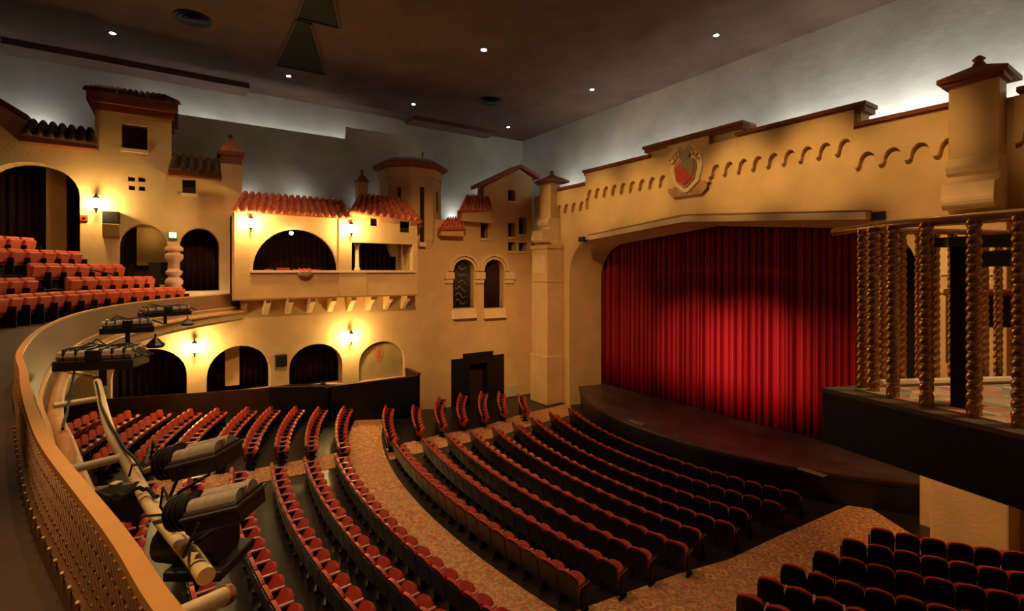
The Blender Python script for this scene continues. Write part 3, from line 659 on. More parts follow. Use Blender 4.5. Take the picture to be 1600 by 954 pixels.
for i, (r, xa, xb) in enumerate([(27.4, -25.0, -18.7), (28.5, -25.0, -18.9), (29.5, -25.2, -19.0), (30.5, -25.3, -19.2), (31.4, -25.3, -19.2), (32.5, -25.3, -19.3), (33.4, -25.3, -19.3), (34.4, -25.3, -19.4), (35.4, -25.3, -19.5), (36.4, -25.3, -19.6)]): row('rearleft', i, r, xa, xb)
def projpx(x, y, z):
    d = x*FW[0]+y*FW[1]; l = x*RT[0]+y*RT[1]
    if d < .3: return None
    return 800+FOC*l/d, HZ+FOC*(EYE-z)/d, d
def vis(s_):
    p_ = projpx(s_[0], s_[1], s_[2]+.8)
    if not p_ or not (-10 < p_[0] < 1615 and p_[1] < 990): return 0
    if s_[4] == 'rear' and s_[5] >= 3 and p_[0] < 190: return 0
    if s_[0] < -25.0 and s_[1] < 12.3 and s_[4] == 'left': return 0
    return 1
vs_ = sorted([s_ for s_ in SEATS if vis(s_)], key=lambda s_: projpx(s_[0], s_[1], s_[2])[2])
IND = vs_[:300]; REST = vs_[300:]
BL = {'centre': ("centre block", "in the centre block's {r} row from the stage"),
      'rear': ("rear centre block", "in the {r} row behind the curved aisle"),
      'right': ("right front block", "in the right block's {r} row from the stage"),
      'left': ("left front block", "in the far left block's {r} row from the stage"),
      'rearleft': ("rear left block", "in the rear left block's {r} row from the aisle")}
first = True
for (x, y, z, a, block, ri, k, last) in IND:
    t = proto if first else copy_tree(proto); first = False
    t.location = (x, y, z); t.rotation_euler = (0, 0, a)
    t['label'] = 'red theatre seat, '+ORD[k]+' from left '+BL[block][1].format(r=ORD[ri]); t['group'] = 'theatre seats in the '+BL[block][0]
    if last:
        for c in armproto:
            d = c.copy(); C.objects.link(d); d.parent = t; d.location = (.57, 0, 0)
# remaining far seats as one object
def joined(name, places, m_slots, src):
    V = []; Fc = []; mi = []
    dg = bpy.context.evaluated_depsgraph_get(); parts = []
    for c in src.children:
        if c.type != 'MESH': continue
        me = c.data; parts.append(([v.co.copy() for v in me.vertices], [tuple(p.vertices) for p in me.polygons], m_slots.index(me.materials[0])))
    for (x, y, z, a) in places:
        M = Matrix.Translation((x, y, z))@Matrix.Rotation(a, 4, 'Z')
        for vv, ff, s_ in parts:
            n0 = len(V); V += [tuple(M@q) for q in vv]; Fc += [tuple(i+n0 for i in q) for q in ff]; mi += [s_]*len(ff)
    me = bpy.data.meshes.new(name); me.from_pydata(V, [], Fc)
    for m in m_slots: me.materials.append(m)
    me.polygons.foreach_set('material_index', mi); me.update()
    o = bpy.data.objects.new(name, me); C.objects.link(o); return o
if REST:
    o = joined('theatre_seat_rows', [(s_[0], s_[1], s_[2], s_[3]) for s_ in REST], [SEATB, SEATR, ARM, SEATM], proto)
    tag(o, 'more distant rows of red theatre seats toward the left wall', 'seats', None, 'stuff')

# ================================================================== BALCONY
RP = [(2.2, 1.7), (.2, .65), (-1.0, .2), (-1.83, -.06), (-2.47, -.23), (-3.86, -.64), (-4.8, -.87), (-5.8, -1.09), (-6.95, -1.32), (-9, -1.72), (-12.4, -2.05), (-16.3, -2.0), (-20.2, -1.3), (-23.6, .1), (-26.95, 2.35)]
def catmull(P, n=10):
    out = []
    for i in range(len(P)-1):
        p0 = P[max(0, i-1)]; p1 = P[i]; p2 = P[i+1]; p3 = P[min(len(P)-1, i+2)]
        for k in range(n):
            t_ = k/n; q = []
            for c in (0, 1):
                q.append(.5*((2*p1[c])+(-p0[c]+p2[c])*t_+(2*p0[c]-5*p1[c]+4*p2[c]-p3[c])*t_*t_+(-p0[c]+3*p1[c]-3*p2[c]+p3[c])*t_**3))
            out.append(tuple(q))
    out.append(P[-1]); return out
RC = catmull(RP)
def nrm_at(i):
    a = RC[max(0, i-1)]; b = RC[min(len(RC)-1, i+1)]; dx, dy = b[0]-a[0], b[1]-a[1]; L = math.hypot(dx, dy); return (dy/L, -dx/L)
def off(d):                               # positive d = toward the stage
    r = []
    for i, p_ in enumerate(RC):
        nx, ny = nrm_at(i); r.append((p_[0]-nx*d*(-1 if ny < 0 else 1)*(1 if ny > 0 else -1)*-1 if False else p_[0]+(nx if ny > 0 else -nx)*d, p_[1]+abs(ny)*d))
    return r
def sweep(name, prof, m, parent=None, i0=0, i1=None, smooth=False):   # prof: closed list of (offset toward stage, z)
    i1 = i1 or len(RC)-1; v = []; offs = {d: off(d) for d in {q[0] for q in prof}}; n = len(prof)
    for i in range(i0, i1+1):
        for d, z in prof: p_ = offs[d][i]; v.append((p_[0], p_[1], z))
    f = [((i)*n+k, i*n+(k+1) % n, (i+1)*n+(k+1) % n, (i+1)*n+k) for i in range(i1-i0) for k in range(n)]
    f += [tuple(range(n-1, -1, -1)), tuple((i1-i0)*n+k for k in range(n))]
    return MB().add(v, f).build(name, m, parent, smooth)
RZ = 7.19
t = thing('balcony_rail', 'long curved balcony rail with an ochre cap and pierced panels', 'railing', (0, 0, 0))
sweep('rail_cap', [(0, RZ-.04), (0, RZ), (.062, RZ), (.062, RZ-.04)], OCHRE, t)
sweep('rail_face', [(.03, RZ-.04), (.06, RZ-.04), (.20, RZ-.62), (.16, RZ-.66), (.03, RZ-.66)], LATT, t)
sweep('rail_trim', [(.15, RZ-.66), (.15, RZ-.62), (.24, RZ-.62), (.24, RZ-.66)], mat('trim_gold', (.62, .38, .16), .4), t)
sweep('fascia', [(.02, 5.9), (.02, RZ-.66), (.20, RZ-.66), (.24, 6.35), (.34, 6.2), (.38, 6.0), (.30, 5.9)], mat('fascia_plaster', (.40, .27, .12), .7, noise=.15, nscale=2), t)
sweep('rail_sill', [(-.03, 6.67), (-.03, 6.80), (.03, 6.80), (.03, 6.67)], LATT, t)
sweep('fascia_tube', [(.36+.085*math.cos(a), 6.33+.085*math.sin(a)) for a in [2*PI*k/10 for k in range(10)]], mat('tube_orange', (.55, .28, .10), .5, noise=.15, nscale=5), t, smooth=True)
# pierced lattice on the audience side
offb = off(.0); offa = off(.012)
def cum():
    L = [0]
    for i in range(len(RC)-1): L.append(L[-1]+math.dist(RC[i], RC[i+1]))
    return L
CL = cum()
def rail_at(s_, d):
    O = offs_cache.setdefault(d, off(d)); s_ = max(0, min(CL[-1]-1e-6, s_))
    for i in range(len(CL)-1):
        if s_ <= CL[i+1]: k = (s_-CL[i])/(CL[i+1]-CL[i]); return (O[i][0]+(O[i+1][0]-O[i][0])*k, O[i][1]+(O[i+1][1]-O[i][1])*k)
offs_cache = {}
lat = MB(); LS = 12.5; step = .075; zz0, zz1 = 6.80, RZ-.045
sv = 1.5
while sv < LS:
    for dirn in (1, -1):
        pts = []
        for k in range(7):
            u = k/6; ss = sv+dirn*(u-.5)*.44; pts.append((*rail_at(ss, .005 if dirn > 0 else .018), zz0+(zz1-zz0)*u))
        lat.tube(pts, .0105, 5, False)
    sv += step
lat.build('lattice', mat('lattice_gilt', (.17, .075, .022), .38, metal=.3), t)
nd = MB(); sv = 1.5; k = 0
while sv < LS:
    for j in range(5):
        x, y = rail_at(sv+(.0375 if j % 2 else 0), -.008); z = zz0+.04+j*.08
        nd.lathe([(.001, -.006), (.006, 0), (.001, .006)], (x, y, z), 6)
    sv += step
tag(nd.build('lattice_studs', OCHRE, t), None, None, None, 'stuff')
bd = MB(); sv = 1.2
while sv < 9:
    x, y = rail_at(sv, -.035); bd.box(x-.012, x+.012, y-.006, y+.006, 6.77, 6.82); sv += .16
tag(bd.build('sill_blocks', CREAM, t), None, None, None, 'stuff')  # bright slivers of light along the sill, put in as cream blocks
# balcony floor (slab following the rail)
v = []; O0 = off(.03)
for p_ in O0: v += [(p_[0], p_[1], 6.66), (p_[0], -19.9, 6.66), (p_[0], p_[1], 5.92), (p_[0], -19.9, 5.92)]
f = []
for i in range(len(O0)-1):
    a = 4*i; b = a+4; f += [(a, b, b+1, a+1), (a+2, a+3, b+3, b+2), (a, a+2, b+2, b)]
o = meshobj('floor_balcony', v, f, mat('balcony_floor', (.060, .030, .016), .6, noise=.3, nscale=2)); st(o, 'dark balcony floor behind the curved rail', 'floor')

# balcony seats
ROW0 = [(-25.6, .2), (-24.0, -.95), (-22.2, -2.35), (-20.4, -3.35), (-18.6, -4.05), (-16.5, -4.6), (-14, -4.9)]
DIRV = (-.42, -.91); RTOP = [7.55, 7.99, 8.48, 9.0, 9.5]
def balcony():
    tp = thing('balcony_chair', 'x', 'seat')
    MB().box(-.24, .24, -.10, -.06, .25, .86).build('seat_shell', SEATB, tp, bevel=.01)
    mb = MB().box(-.262, .262, -.07, .06, .30, .92); mb.build('backrest', mat('salmon_fabric', (.62, .10, .045), .55, noise=.1, nscale=20, sheen=.2), tp, bevel=.055)
    M = Matrix.Translation((0, .07, .42))@Matrix.Rotation(math.radians(80), 4, 'X')
    MB().box(-.225, .225, 0, .4, -.05, .05, M).build('seat_cushion', MATS['salmon_fabric'], tp, bevel=.035)
    MB().box(-.30, -.26, -.05, .3, 0, .6).build('armrest', SEATM, tp, bevel=.01)
    first = True; steps = MB()
    for r in range(5):
        base = RTOP[r]-.9
        pts = catmull([(p_[0]+DIRV[0]*1.15*r, p_[1]+DIRV[1]*1.15*r) for p_ in ROW0], 8)
        L = [0]
        for i in range(len(pts)-1): L.append(L[-1]+math.dist(pts[i], pts[i+1]))
        nn = int(L[-1]/.56); cnt = 0
        for k in range(nn):
            s_ = (k+.5)*.56
            for i in range(len(pts)-1):
                if s_ <= L[i+1]: break
            u = (s_-L[i])/(L[i+1]-L[i]); x = pts[i][0]+(pts[i+1][0]-pts[i][0])*u; y = pts[i][1]+(pts[i+1][1]-pts[i][1])*u
            if x < -26.6: continue
            pj = projpx(x, y, base+.8)
            if not pj or pj[0] < -25: continue
            if r == 1 and 63 < pj[0] < 112: continue
            if r == 2 and pj[0] < 30: continue
            dx, dy = pts[i+1][0]-pts[i][0], pts[i+1][1]-pts[i][1]; a = math.atan2(dy, dx)
            if abs(a) > PI/2: a -= PI*(1 if a > 0 else -1)
            tt_ = tp if first else copy_tree(tp); first = False
            tt_.location = (x, y, base); tt_.rotation_euler = (0, 0, a)
            tt_['label'] = 'salmon red balcony seat, %s from the wall, %s row behind the rail' % (ORD[cnt], ORD[r]); tt_['group'] = 'balcony seats in the %s row' % ORD[r]; cnt += 1
        # riser tread under this row
        if r > 0:
            fr = [(p_[0]-DIRV[0]*.75, p_[1]-DIRV[1]*.75) for p_ in pts if p_[0] > -26.9]
            bk = [(p_[0]+DIRV[0]*7, p_[1]+DIRV[1]*7) for p_ in reversed(pts) if p_[0] > -26.9]
            poly = [(max(-26.95, a), b) for a, b in fr]+[(max(-26.95, a), b) for a, b in bk]
            steps.prism(poly, lambda a, b, d: (a, b, d), RTOP[r-1]-.9 if r > 1 else 6.6, base)
    st(steps.build('floor_step', mat('balcony_step', (.03, .014, .010), .6)), 'dark stepped tiers under the balcony seats', 'floor')
balcony()
# hand rails in the balcony
def handrail(pts, posts, lab):
    t = thing('handrail', lab, 'railing', pts[0]); p0 = Vector(pts[0])
    MB().tube([Vector(p_)-p0 for p_ in pts], .03, 8).build('rail', WOOD, t)
    for (q, zb) in posts: MB().tube([Vector(q)-p0, Vector((q[0], q[1], zb))-p0], .03, 8).build('post', WOOD, t)
def ray(px, py, dist):
    return (FW[0]*dist+RT[0]*dist*(px-800)/FOC, FW[1]*dist+RT[1]*dist*(px-800)/FOC, EYE-(py-HZ)/FOC*dist)
a = ray(-20, 400, 17.3); b = ray(32, 400, 18.2); handrail([a, b], [(b, 8.1), (a, 8.1)], 'dark handrail at the far left of the balcony seats')
a = ray(32, 410, 18.2); b = ray(128, 418, 19); handrail([a, b, ray(180, 429, 19.8)], [(b, 7.1), (a, 7.6)], 'dark handrail crossing the balcony seat rows')

# objects seen in the great arch
gy = LW(88, 0, -28.6)
st(MB().box(-29.2, -28.6, LW(72, 0, -28.6)[0], LW(104, 0, -28.6)[0], 7.6, 12.6).build('wall_pillar', PL), 'tan pillar inside the great left arch')
tag(drape_mesh(-7.6, LW(66, 0, -29)[0], 8.6, 12.4, -29.4), 'dark red drape inside the great left arch', 'curtain')
m_ = MB(); m_.add([(-28.4, -7.5, 9.1), (-28.4, -3.6, 8.2), (-28.4, -3.6, 7.6), (-28.4, -7.5, 7.6), (-28.3, -7.5, 9.1), (-28.3, -3.6, 8.2), (-28.3, -3.6, 7.6), (-28.3, -7.5, 7.6)],
                  [(0, 1, 2, 3), (4, 5, 6, 7), (0, 1, 5, 4), (1, 2, 6, 5), (2, 3, 7, 6), (3, 0, 4, 7)])
# room seen in the second arch
y0, y1 = LW(217, 0, -30)[0], LW(262, 0, -30)[0]
st(MB().box(-30.5, -30.3, y0-.1, y1+.6, 8.5, 10.4).build('wall_room', SMOKE), 'dim yellow room wall inside the second upper arch')
st(MB().box(-28.2, -28.05, A2[0][0]+1.0, A2[-1][0]+.05, 7.6, 8.62).build('wall_parapet', BLACK), 'black low partition inside the second upper arch')
l = bpy.data.lights.new('room_lamp', 'POINT'); l.energy = 14; l.color = AMBER; l.shadow_soft_size = .1
o = bpy.data.objects.new('room_lamp', l); C.objects.link(o); o.location = (-29.6, y0+.5, 10.0)
# tan pillar in the second low arch and first
for (x0, x1, ph, zb, zt) in [(352, 374, XL-.9, 2.5, 4.9), (160, 175, XL-.2, 3.0, 4.3)]:
    y0, y1 = LW(x0, 0, ph)[0], LW(x1, 0, ph)[0]
    if x0 > 200: st(MB().box(ph-.4, ph, y0, y1, 2.6, LW(362, 538, ph)[1]).build('wall_pillar', PL), 'tan pillar standing in the second low arch')

# turned column
cy = LW(272, 0, XL+.05)[0]; zb = LW(272, 446)[1]; ztp = LW(272, 384)[1]
hh = ztp-zb
t = thing('turned_column', 'stout turned baluster column between the two upper arches', 'column', (XL+.1, cy, zb-.6))
MB().lathe([(.30, 0), (.30, .5), (.22, .55), (.34, .68), (.36, .8), (.30, .92), (.20, .98), (.20, 1.02), (.32, 1.12), (.34, 1.22), (.24, 1.32), (.16, 1.36), (.17, 1.5), (.26, 1.7), (.36, 1.82), (.36, 1.98), (.24, 2.06), (.24, 2.12), (.36, 2.18), (.36, 2.3), (.28, 2.34), (.28, .6+hh)], (0, 0, 0), 18).build('column_shaft', mat('rose_stone', (.62, .36, .24), .5, noise=.1, nscale=5), t, True)
# exit sign
y0, y1, z0, z1 = Rp(263, 277, 362, 375)
t = thing('exit_sign', 'small lit exit sign with green edge above turned column', 'sign', (XL, (y0+y1)/2, (z0+z1)/2)); hy, hz = (y1-y0)/2, (z1-z0)/2
MB().box(0, .12, -hy, hy, -hz, hz).build('sign_frame', GREEN, t); MB().box(.12, .13, -hy*.85, hy*.85, -hz*.45, hz*.85).build('sign_face', SIGNW, t)
# EXIT letters built from bars
def letters(t, hy, hz):
    m_ = MB(); w_ = hy*.26; h_ = hz*.36; th = w_*.24
    def bar(cx, a, b):
        d = Vector((0, b[0]-a[0], b[1]-a[1])); L = d.length; an = math.atan2(d.z, d.y)
        M = Matrix.Translation((.132, cx+a[0], hz*.2+a[1]))@Matrix.Rotation(an, 4, 'X'); m_.box(0, .006, 0, L, -th/2, th/2, M)
    x = -hy*.62
    for ch in 'EXIT':
        if ch == 'E': 
            bar(x, (-w_/2, -h_), (-w_/2, h_)); [bar(x, (-w_/2, q*h_*.9), (w_/2, q*h_*.9)) for q in (-1, 0, 1)]
        if ch == 'X': bar(x, (-w_/2, -h_), (w_/2, h_)); bar(x, (-w_/2, h_), (w_/2, -h_))
        if ch == 'I': bar(x, (0, -h_), (0, h_))
        if ch == 'T': bar(x, (0, -h_), (0, h_)); bar(x, (-w_/2, h_*.9), (w_/2, h_*.9))
        x += hy*.41
    m_.build('sign_letters', GREEN, t)
letters(t, hy, hz)
# speakers
def speaker(px0, px1, py0, py1, lab, tray=False):
    y0, y1, z0, z1 = Rp(px0, px1, py0, py1); t = thing('wall_speaker', lab, 'loudspeaker', (XL, (y0+y1)/2, z0)); hy = (y1-y0)/2; hh = z1-z0
    MB().box(0, .35, -hy, hy, 0, hh).build('cabinet', LAMPB, t, bevel=.02); MB().box(.35, .37, -hy*.85, hy*.85, hh*.08, hh*.92).build('grille', CABLE, t)
    if tray: MB().prism([(0, -.02), (.42, -.02), (.3, -.5), (0, -.6)], lambda a, b, d: (a, d, b), -hy, hy).build('bracket', mat('tan_box', (.40, .25, .11), .7), t, bevel=.02)
speaker(161, 188, 331, 350, 'black box loudspeaker beside the upper left wall lantern', True)
speaker(429, 447, 553, 571, 'black box loudspeaker between two low arches')
y0, y1, z0, z1 = Rp(127, 136, 336, 345); t = thing('alarm_box', 'tiny dark red box on the wall below the upper left lantern', 'box', (XL, (y0+y1)/2, z0)); MB().box(0, .08, -.12, .12, 0, z1-z0).build('box_body', CRESTR, t, bevel=.01); MB().box(.08, .1, -.06, .06, .06, .16).build('box_plate', BLACK, t)
# niche crest
t = thing('painted_emblem', 'faded red flame-like emblem painted in the low arched niche', 'emblem', (XL-.22, (ny0+ny1)/2-.15, (nzb+nzt)/2+.25))
MB().prism([(-.28, .0), (-.22, .45), (0, .62), (.22, .45), (.28, 0), (.1, -.35), (0, -.42), (-.1, -.35)], lambda a, b, d: (d, a, b), 0, .012).build('emblem_ground', mat('faded_rust', (.36, .17, .07), .8, noise=.2), t)
MB().prism([(-.12, .05), (-.08, .3), (.02, .42), (.1, .2), (.1, -.05), (0, -.25)], lambda a, b, d: (d, a, b), .012, .02).build('emblem_heart', mat('faded_red', (.45, .08, .03), .8), t)

# half round planter on the opera box sill
y0, z0 = LW(477, 424, XB+.2)
t = thing('planter_bowl', 'half round plaster bowl of red flowers on the opera box sill', 'planter', (XB+.15, y0, z0))
v = []
MB().lathe([(.05, -.30), (.22, -.24), (.33, -.12), (.38, .02), (.36, .03), (.30, -.05)], (0, 0, 0), 18).build('bowl', PLL, t, True)
m_ = MB()
for k in range(26):
    a = k*2.4; r = .3*math.sqrt(k/26); m_.lathe([(.01, -.04), (.05, -.01), (.055, .02), (.01, .06)], (r*math.cos(a), r*math.sin(a), .02+.04*(k % 3)), 6)
m_.build('flowers', mat('flower_red', (.45, .05, .03), .6), t)
# low dark red chairs in the opera box
for k, (pxa, pxb) in enumerate([(415, 428), (434, 455), (460, 478), (488, 503)]):
    ya, yb = LW(pxa, 0, XB-.75)[0], LW(pxb, 0, XB-.75)[0]; cz = 7.2
    t = thing('box_chair', 'low red chair back in the opera box, %s from the left' % ORD[k], 'chair', (XB-.8, (ya+yb)/2, cz), 0, 'chairs in the opera box'); hy = (yb-ya)/2
    MB().box(-.3, -.22, -hy, hy, .4, 1.12+.07*(k == 1)).build('backrest', SEATR, t, bevel=.02); MB().box(-.3, .2, -hy, hy, .35, .45).build('seat', SEATR, t, bevel=.02)
    for q in (-1, 1): MB().box(-.3, -.26, q*hy*.9-.02, q*hy*.9+.02, .02, .36).build('leg', SEATM, t); MB().box(.12, .16, q*hy*.9-.02, q*hy*.9+.02, .02, .36).build('leg', SEATM, t)

# ---- dark wainscot and the low private box by the wall
o = MB(); 
ya, yb = -9.0, LW(515, 0, -26.6)[0]
o.prism([(ya, 0), (ya, 3.4), (LW(170, 0)[0], LW(170, 622)[1]), (LW(412, 0)[0], LW(412, 606)[1]), (LW(452, 0)[0], LW(452, 600)[1]), (LW(540, 0)[0], LW(540, 600)[1]), (LW(556, 0)[0], .2), (LW(556, 0)[0], 0)], fL(XL+.12), 0, .13)
st(o.build('trim_8', WOOD), 'dark wainscot under the low arches', 'trim')
t = thing('loge_box', 'low black panelled loge box against the wall right of the arches', 'box', (XL, 9.3, 0))
q0, q1 = LW(514, 0, -25.2)[0]-9.3, LW(656, 0, -25.2)[0]-9.3; zt_ = LW(580, 597, -25.2)[1]
m_ = MB(); m_.box(1.7, 1.8, q0, q1, floor_z(9), zt_); m_.box(.02, 1.8, q1-.1, q1, .3, zt_+.12); m_.box(.02, 1.8, q0, q0+.1, .3, zt_); m_.build('panel', BLACK, t)
m_ = MB(); m_.box(1.66, 1.84, q0, q1+.02, zt_, zt_+.06); m_.box(.02, 1.84, q1-.14, q1+.04, zt_+.12, zt_+.18); m_.build('top_rail', WOOD, t)
m_ = MB(); m_.box(.02, 1.7, q0+.1, q1-.1, 1.2, 1.3); m_.build('box_floor', DARK, t)
t = thing('stair_wall', 'dark sloping stair side wall left of the loge box', 'stair', (-25.4, 5.5, 0))
s0 = LW(420, 0, -25.4)[0]-5.5; s1 = LW(542, 0, -25.4)[0]-5.5; zA = LW(430, 604, -25.4)[1]; zB = LW(500, 604, -25.4)[1]; zM = LW(542, 626, -25.4)[1]; sM = LW(505, 0, -25.4)[0]-5.5
pol = [(s0, .5), (s0, zA), (sM, zB), (s1, zM), (s1, .5)]
MB().prism(pol, lambda a, b, d: (d, a, b), -.1, 0).build('side_panel', BLACK, t)
MB().tube([(0, s0, zA), (0, sM, zB), (0, s1, zM)], .05, 8).build('handrail', WOOD, t)

# ================================================================== SCONCES AND LAMPS
def sconce(px, py, lab, energy, X=XL):
    y, z = LW(px, py, X+.3); t = thing('wall_lantern', lab, 'wall lamp', (X, y, z), 0, None)
    MB().box(0, .3, -.03, .03, .28, .33).build('bracket', BLACK, t); MB().lathe([(.13, .18), (.10, .26), (.03, .33), (.02, .42)], (.3, 0, 0), 8).build('lantern_cap', BLACK, t)
    g = MB().lathe([(.08, -.2), (.12, .0), (.12, .18)], (.3, 0, 0), 8).build('lantern_glass', GLOW, t)
    MB().lathe([(.02, -.42), (.04, -.3), (.09, -.22), (.1, -.2)], (.3, 0, 0), 8).build('lantern_base', BLACK, t)
    l = bpy.data.lights.new('lantern_light', 'POINT'); l.energy = energy*2.9; l.color = (1, .66, .22); l.shadow_soft_size = .12
    o = bpy.data.objects.new('lantern_light', l); C.objects.link(o); o.parent = t; o.location = (.58, 0, 0)
sconce(150, 317, 'glowing wall lantern beside the great left arch', 60)
sconce(392, 348, 'glowing wall lantern at the left end of the opera box', 75, XB)
sconce(549, 357, 'glowing wall lantern between the opera box arch and window', 85, XB)
sconce(304, 543, 'glowing wall lantern low down between the first two arches', 90)
sconce(549, 527, 'glowing wall lantern low down under the opera box', 90)
def bulb(loc, lab, e, r=.09):
    t = thing('lamp_bulb', lab, 'lamp', loc); MB().lathe([(.01, -r), (r*.8, -r*.6), (r, 0), (r*.8, r*.6), (.01, r)], (0, 0, 0), 12).build('bulb', BULB, t, True)
    MB().box(-.04, .04, -.04, .04, r*.8, r*1.6).build('socket', BLACK, t)
    l = bpy.data.lights.new('bulb_light', 'POINT'); l.energy = e; l.color = WARM; l.shadow_soft_size = .1
    o = bpy.data.objects.new('bulb_light', l); C.objects.link(o); o.parent = t; o.location = (.2, 0, -.15)
y0, z0 = LW(455, 364, XB+.1); bulb((XB+.12, y0, z0), 'bright bare bulb hanging at the top of the opera box arch', 25)

# ceiling downlights
for k in range(7):
    lab = ['recessed ceiling light nearest the left edge of the picture', 'recessed ceiling light beside the dark ceiling slot', 'brightest recessed ceiling light in the middle of the ceiling',
           'recessed ceiling light above the octagonal tower', 'recessed ceiling light nearest the corner by the stage wall', 'recessed ceiling light over the left half of the stage wall', 'recessed ceiling light over the right half of the stage wall'][k]
    px = [(176,51),(451,118),(756,77),(646,162),(794,198),(925,139),(1119,54)][k]; x, y, _ = HP(*px, ZC)
    tt_ = thing('downlight', lab, 'ceiling light', (x, y, ZC))
    r = .11 if k != 2 else .14
    MB().lathe([(r+.05, -.03), (r+.05, -.004), (r, -.004), (r, -.03)], (0, 0, 0), 16).build('light_ring', CEIL, tt_)
    MB().lathe([(r, -.02), (r*.9, -.045), (.01, -.06)], (0, 0, 0), 16).build('light_lens', BULB, tt_)
    l = bpy.data.lights.new('downlight_beam', 'SPOT'); l.energy = HOUSE_E[k]; l.color = (1, .74, .45); l.spot_size = math.radians(74); l.spot_blend = 1; l.shadow_soft_size = .12
    o = bpy.data.objects.new('downlight_beam', l); C.objects.link(o); o.parent = tt_; o.location = (0, 0, -.1)
# vents
for (px, lab) in [((302, 28), 'round dark air diffuser near the top left of the ceiling'), ((767, 157), 'round dark air diffuser in the middle of the ceiling')]:
    x, y, _ = HP(*px, ZC); t = thing('air_diffuser', lab, 'vent', (x, y, ZC))
    for k in range(4):
        r = .62-.15*k; MB().lathe([(r, -.02-.03*k), (r+.07, -.05-.03*k), (r+.07, -.07-.03*k), (r-.02, -.04-.03*k)], (0, 0, 0), 28).build('diffuser_ring', BLACK, t)
# ceiling slots: flat dark panels stand in for the shade inside the recesses
for (poly, lab) in [([(463, 30), (430, 100), (509, 115), (486, 36)], 'dark wedge-shaped slot in the ceiling beside a ceiling light'), ([(480, -20), (463, 26), (531, 42), (520, -15)], 'dark slot at the top edge of the ceiling')]:
    t = thing('ceiling_slot', lab, 'lighting slot', HP(*poly[0], ZC)); p0 = Vector(HP(*poly[0], ZC)); P = [Vector(HP(*q, ZC))-p0 for q in poly]
    MB().prism([(q.x, q.y) for q in P], lambda a, b, d: (a, b, d), -.03, -.005).build('slot_opening', mat('slot_dark', (.010, .010, .006), .9), t)
    m_ = MB(); m_.tube([q+Vector((0, 0, -.05)) for q in P+[P[0]]], .05, 6); m_.build('slot_edge', CEIL, t)

# cove lights behind the facades
def cove(x, y, z, e, ax='y', L=2.0, tgt=None):
    o = area('cove_light', (x, y, z), tgt, e, COOL, L if ax == 'x' else .2, .2 if ax == 'x' else L)
    if ax == 'y': pass
    return o
def cove_lamp(loc, tgt, e, sx, sy):
    area('cove_lamp', loc, tgt, e, COOL, sx, sy)
for (y, z, e) in [(-8.5, 14.2, 30), (-5.6, 14.9, 34), (3.3, 12.6, 7), (5.9, 12.5, 12), (9.6, 12.6, 4), (13.2, 12.9, 16), (16.6, 12.5, 16), (19.5, 13.6, 20)]:
    xx = -30.75 if 0 < y < 10 else -31.8
    cove_lamp((xx, y, z-.5), (xx-.8, y, z+.6), e, .25, 1.3)
for (x, e) in [(-26.5, 30), (-23.8, 45), (-22.0, 55), (-19.5, 45), (-17.2, 60), (-14.6, 45), (-11.0, 80), (-8.6, 60), (-6.6, 90), (-3.2, 80), (-.5, 80), (2, 60)]:
    cove_lamp((x, 22.0, 13.3), (x, 22.9, 14.9), e*.95, 1.5, .3)
# upper strip over the left sky wall
for y in (-1, 1.5, 4, 6.5, 9): cove_lamp((-31.8, y, 15.9), (-32.4, y, 17.8), 16, 2.0, .2)

# ================================================================== BALCONY FRONT LIGHTING
# pipe that follows the rail
PP = [HP(152, 596, 6.7), HP(170, 668, 6.7), HP(198, 720, 6.7), HP(232, 783, 6.7), HP(268, 830, 6.7), HP(300, 868, 6.7), HP(322, 900, 6.7)]
pc = catmull([p_[:2] for p_ in PP], 8); zz = [6.7]*len(pc)
t = thing('lighting_pipe', 'thick cream pipe on brackets along the balcony front', 'pipe', (0, 0, 0))
MB().tube([(a, b, z) for (a, b), z in zip(pc, zz)], .043, 14).build('pipe', CREAM, t, True)
for (pa, pb, za) in [((83, 634), (156, 622), 6.7), ((112, 733), (190, 714), 6.7), ((100, 578), (150, 590), 6.7)]:
    MB().tube([HP(*pa, za), HP(*pb, za)], .032, 10).build('bracket', CREAM, t, True)
# second pipe end at the picture's bottom
t = thing('lighting_pipe', 'short cream pipe end at the bottom of the picture beside the rail', 'pipe', (0, 0, 0))
MB().tube([HP(270, 968, 6.75), HP(352, 930, 6.6)], .042, 14).build('pipe', CREAM, t, True)
MB().tube([HP(349, 931, 6.61), HP(357, 928, 6.6)], .048, 14).build('pipe_end', BRASS, t, True)

# far fixtures: three-row light bars
def light_bar(pa, pb, z, lab, dep=.5):
    A = Vector(HP(*pa, z)); B = Vector(HP(*pb, z)); L = (B-A).length; M = (A+B)/2; an = math.atan2((B-A).y, (B-A).x)
    t = thing('light_bar', lab, 'stage light', M, an)
    sgn = 1
    for k in range(3):
        y = -.16+.16*k
        MB().tube([(-L/2, y, .05), (L/2, y, .07)], .078, 8).build('reflector_row', FIN, t, True)
        g = MB()
        for q in range(6):
            x = -L/2+.08+(L-.16)*q/5; g.box(x-.012, x+.012, y-.075, y+.075, .0, .16)
        g.build('clip', LAMPB, t)
    MB().box(-L/2-.04, L/2+.04, -.26, .26, -.14, .0).build('housing', LAMPB, t, bevel=.02)
    MB().box(-.09, .09, -.27, .27, .0, .14).build('centre_band', LAMPB, t, bevel=.01)
    MB().tube([(0, 0, -.1), (0, 0, -.4)], .05, 8).build('yoke_post', LAMPB, t)
    m_ = MB()
    for q in range(3): m_.tube([(-L/2+.1, .2*q-.2, .1), (-L/4, .2*q-.1, .17+.03*q), (0, .1, .15), (L/3, -.1+.1*q, .18), (L/2+.2, -.2+.1*q, .02)], .012, 5)
    m_.build('cable', CABLE, t)
light_bar((104, 560), (216, 556), 6.98, 'nearest silver-ribbed light bar on the balcony front')
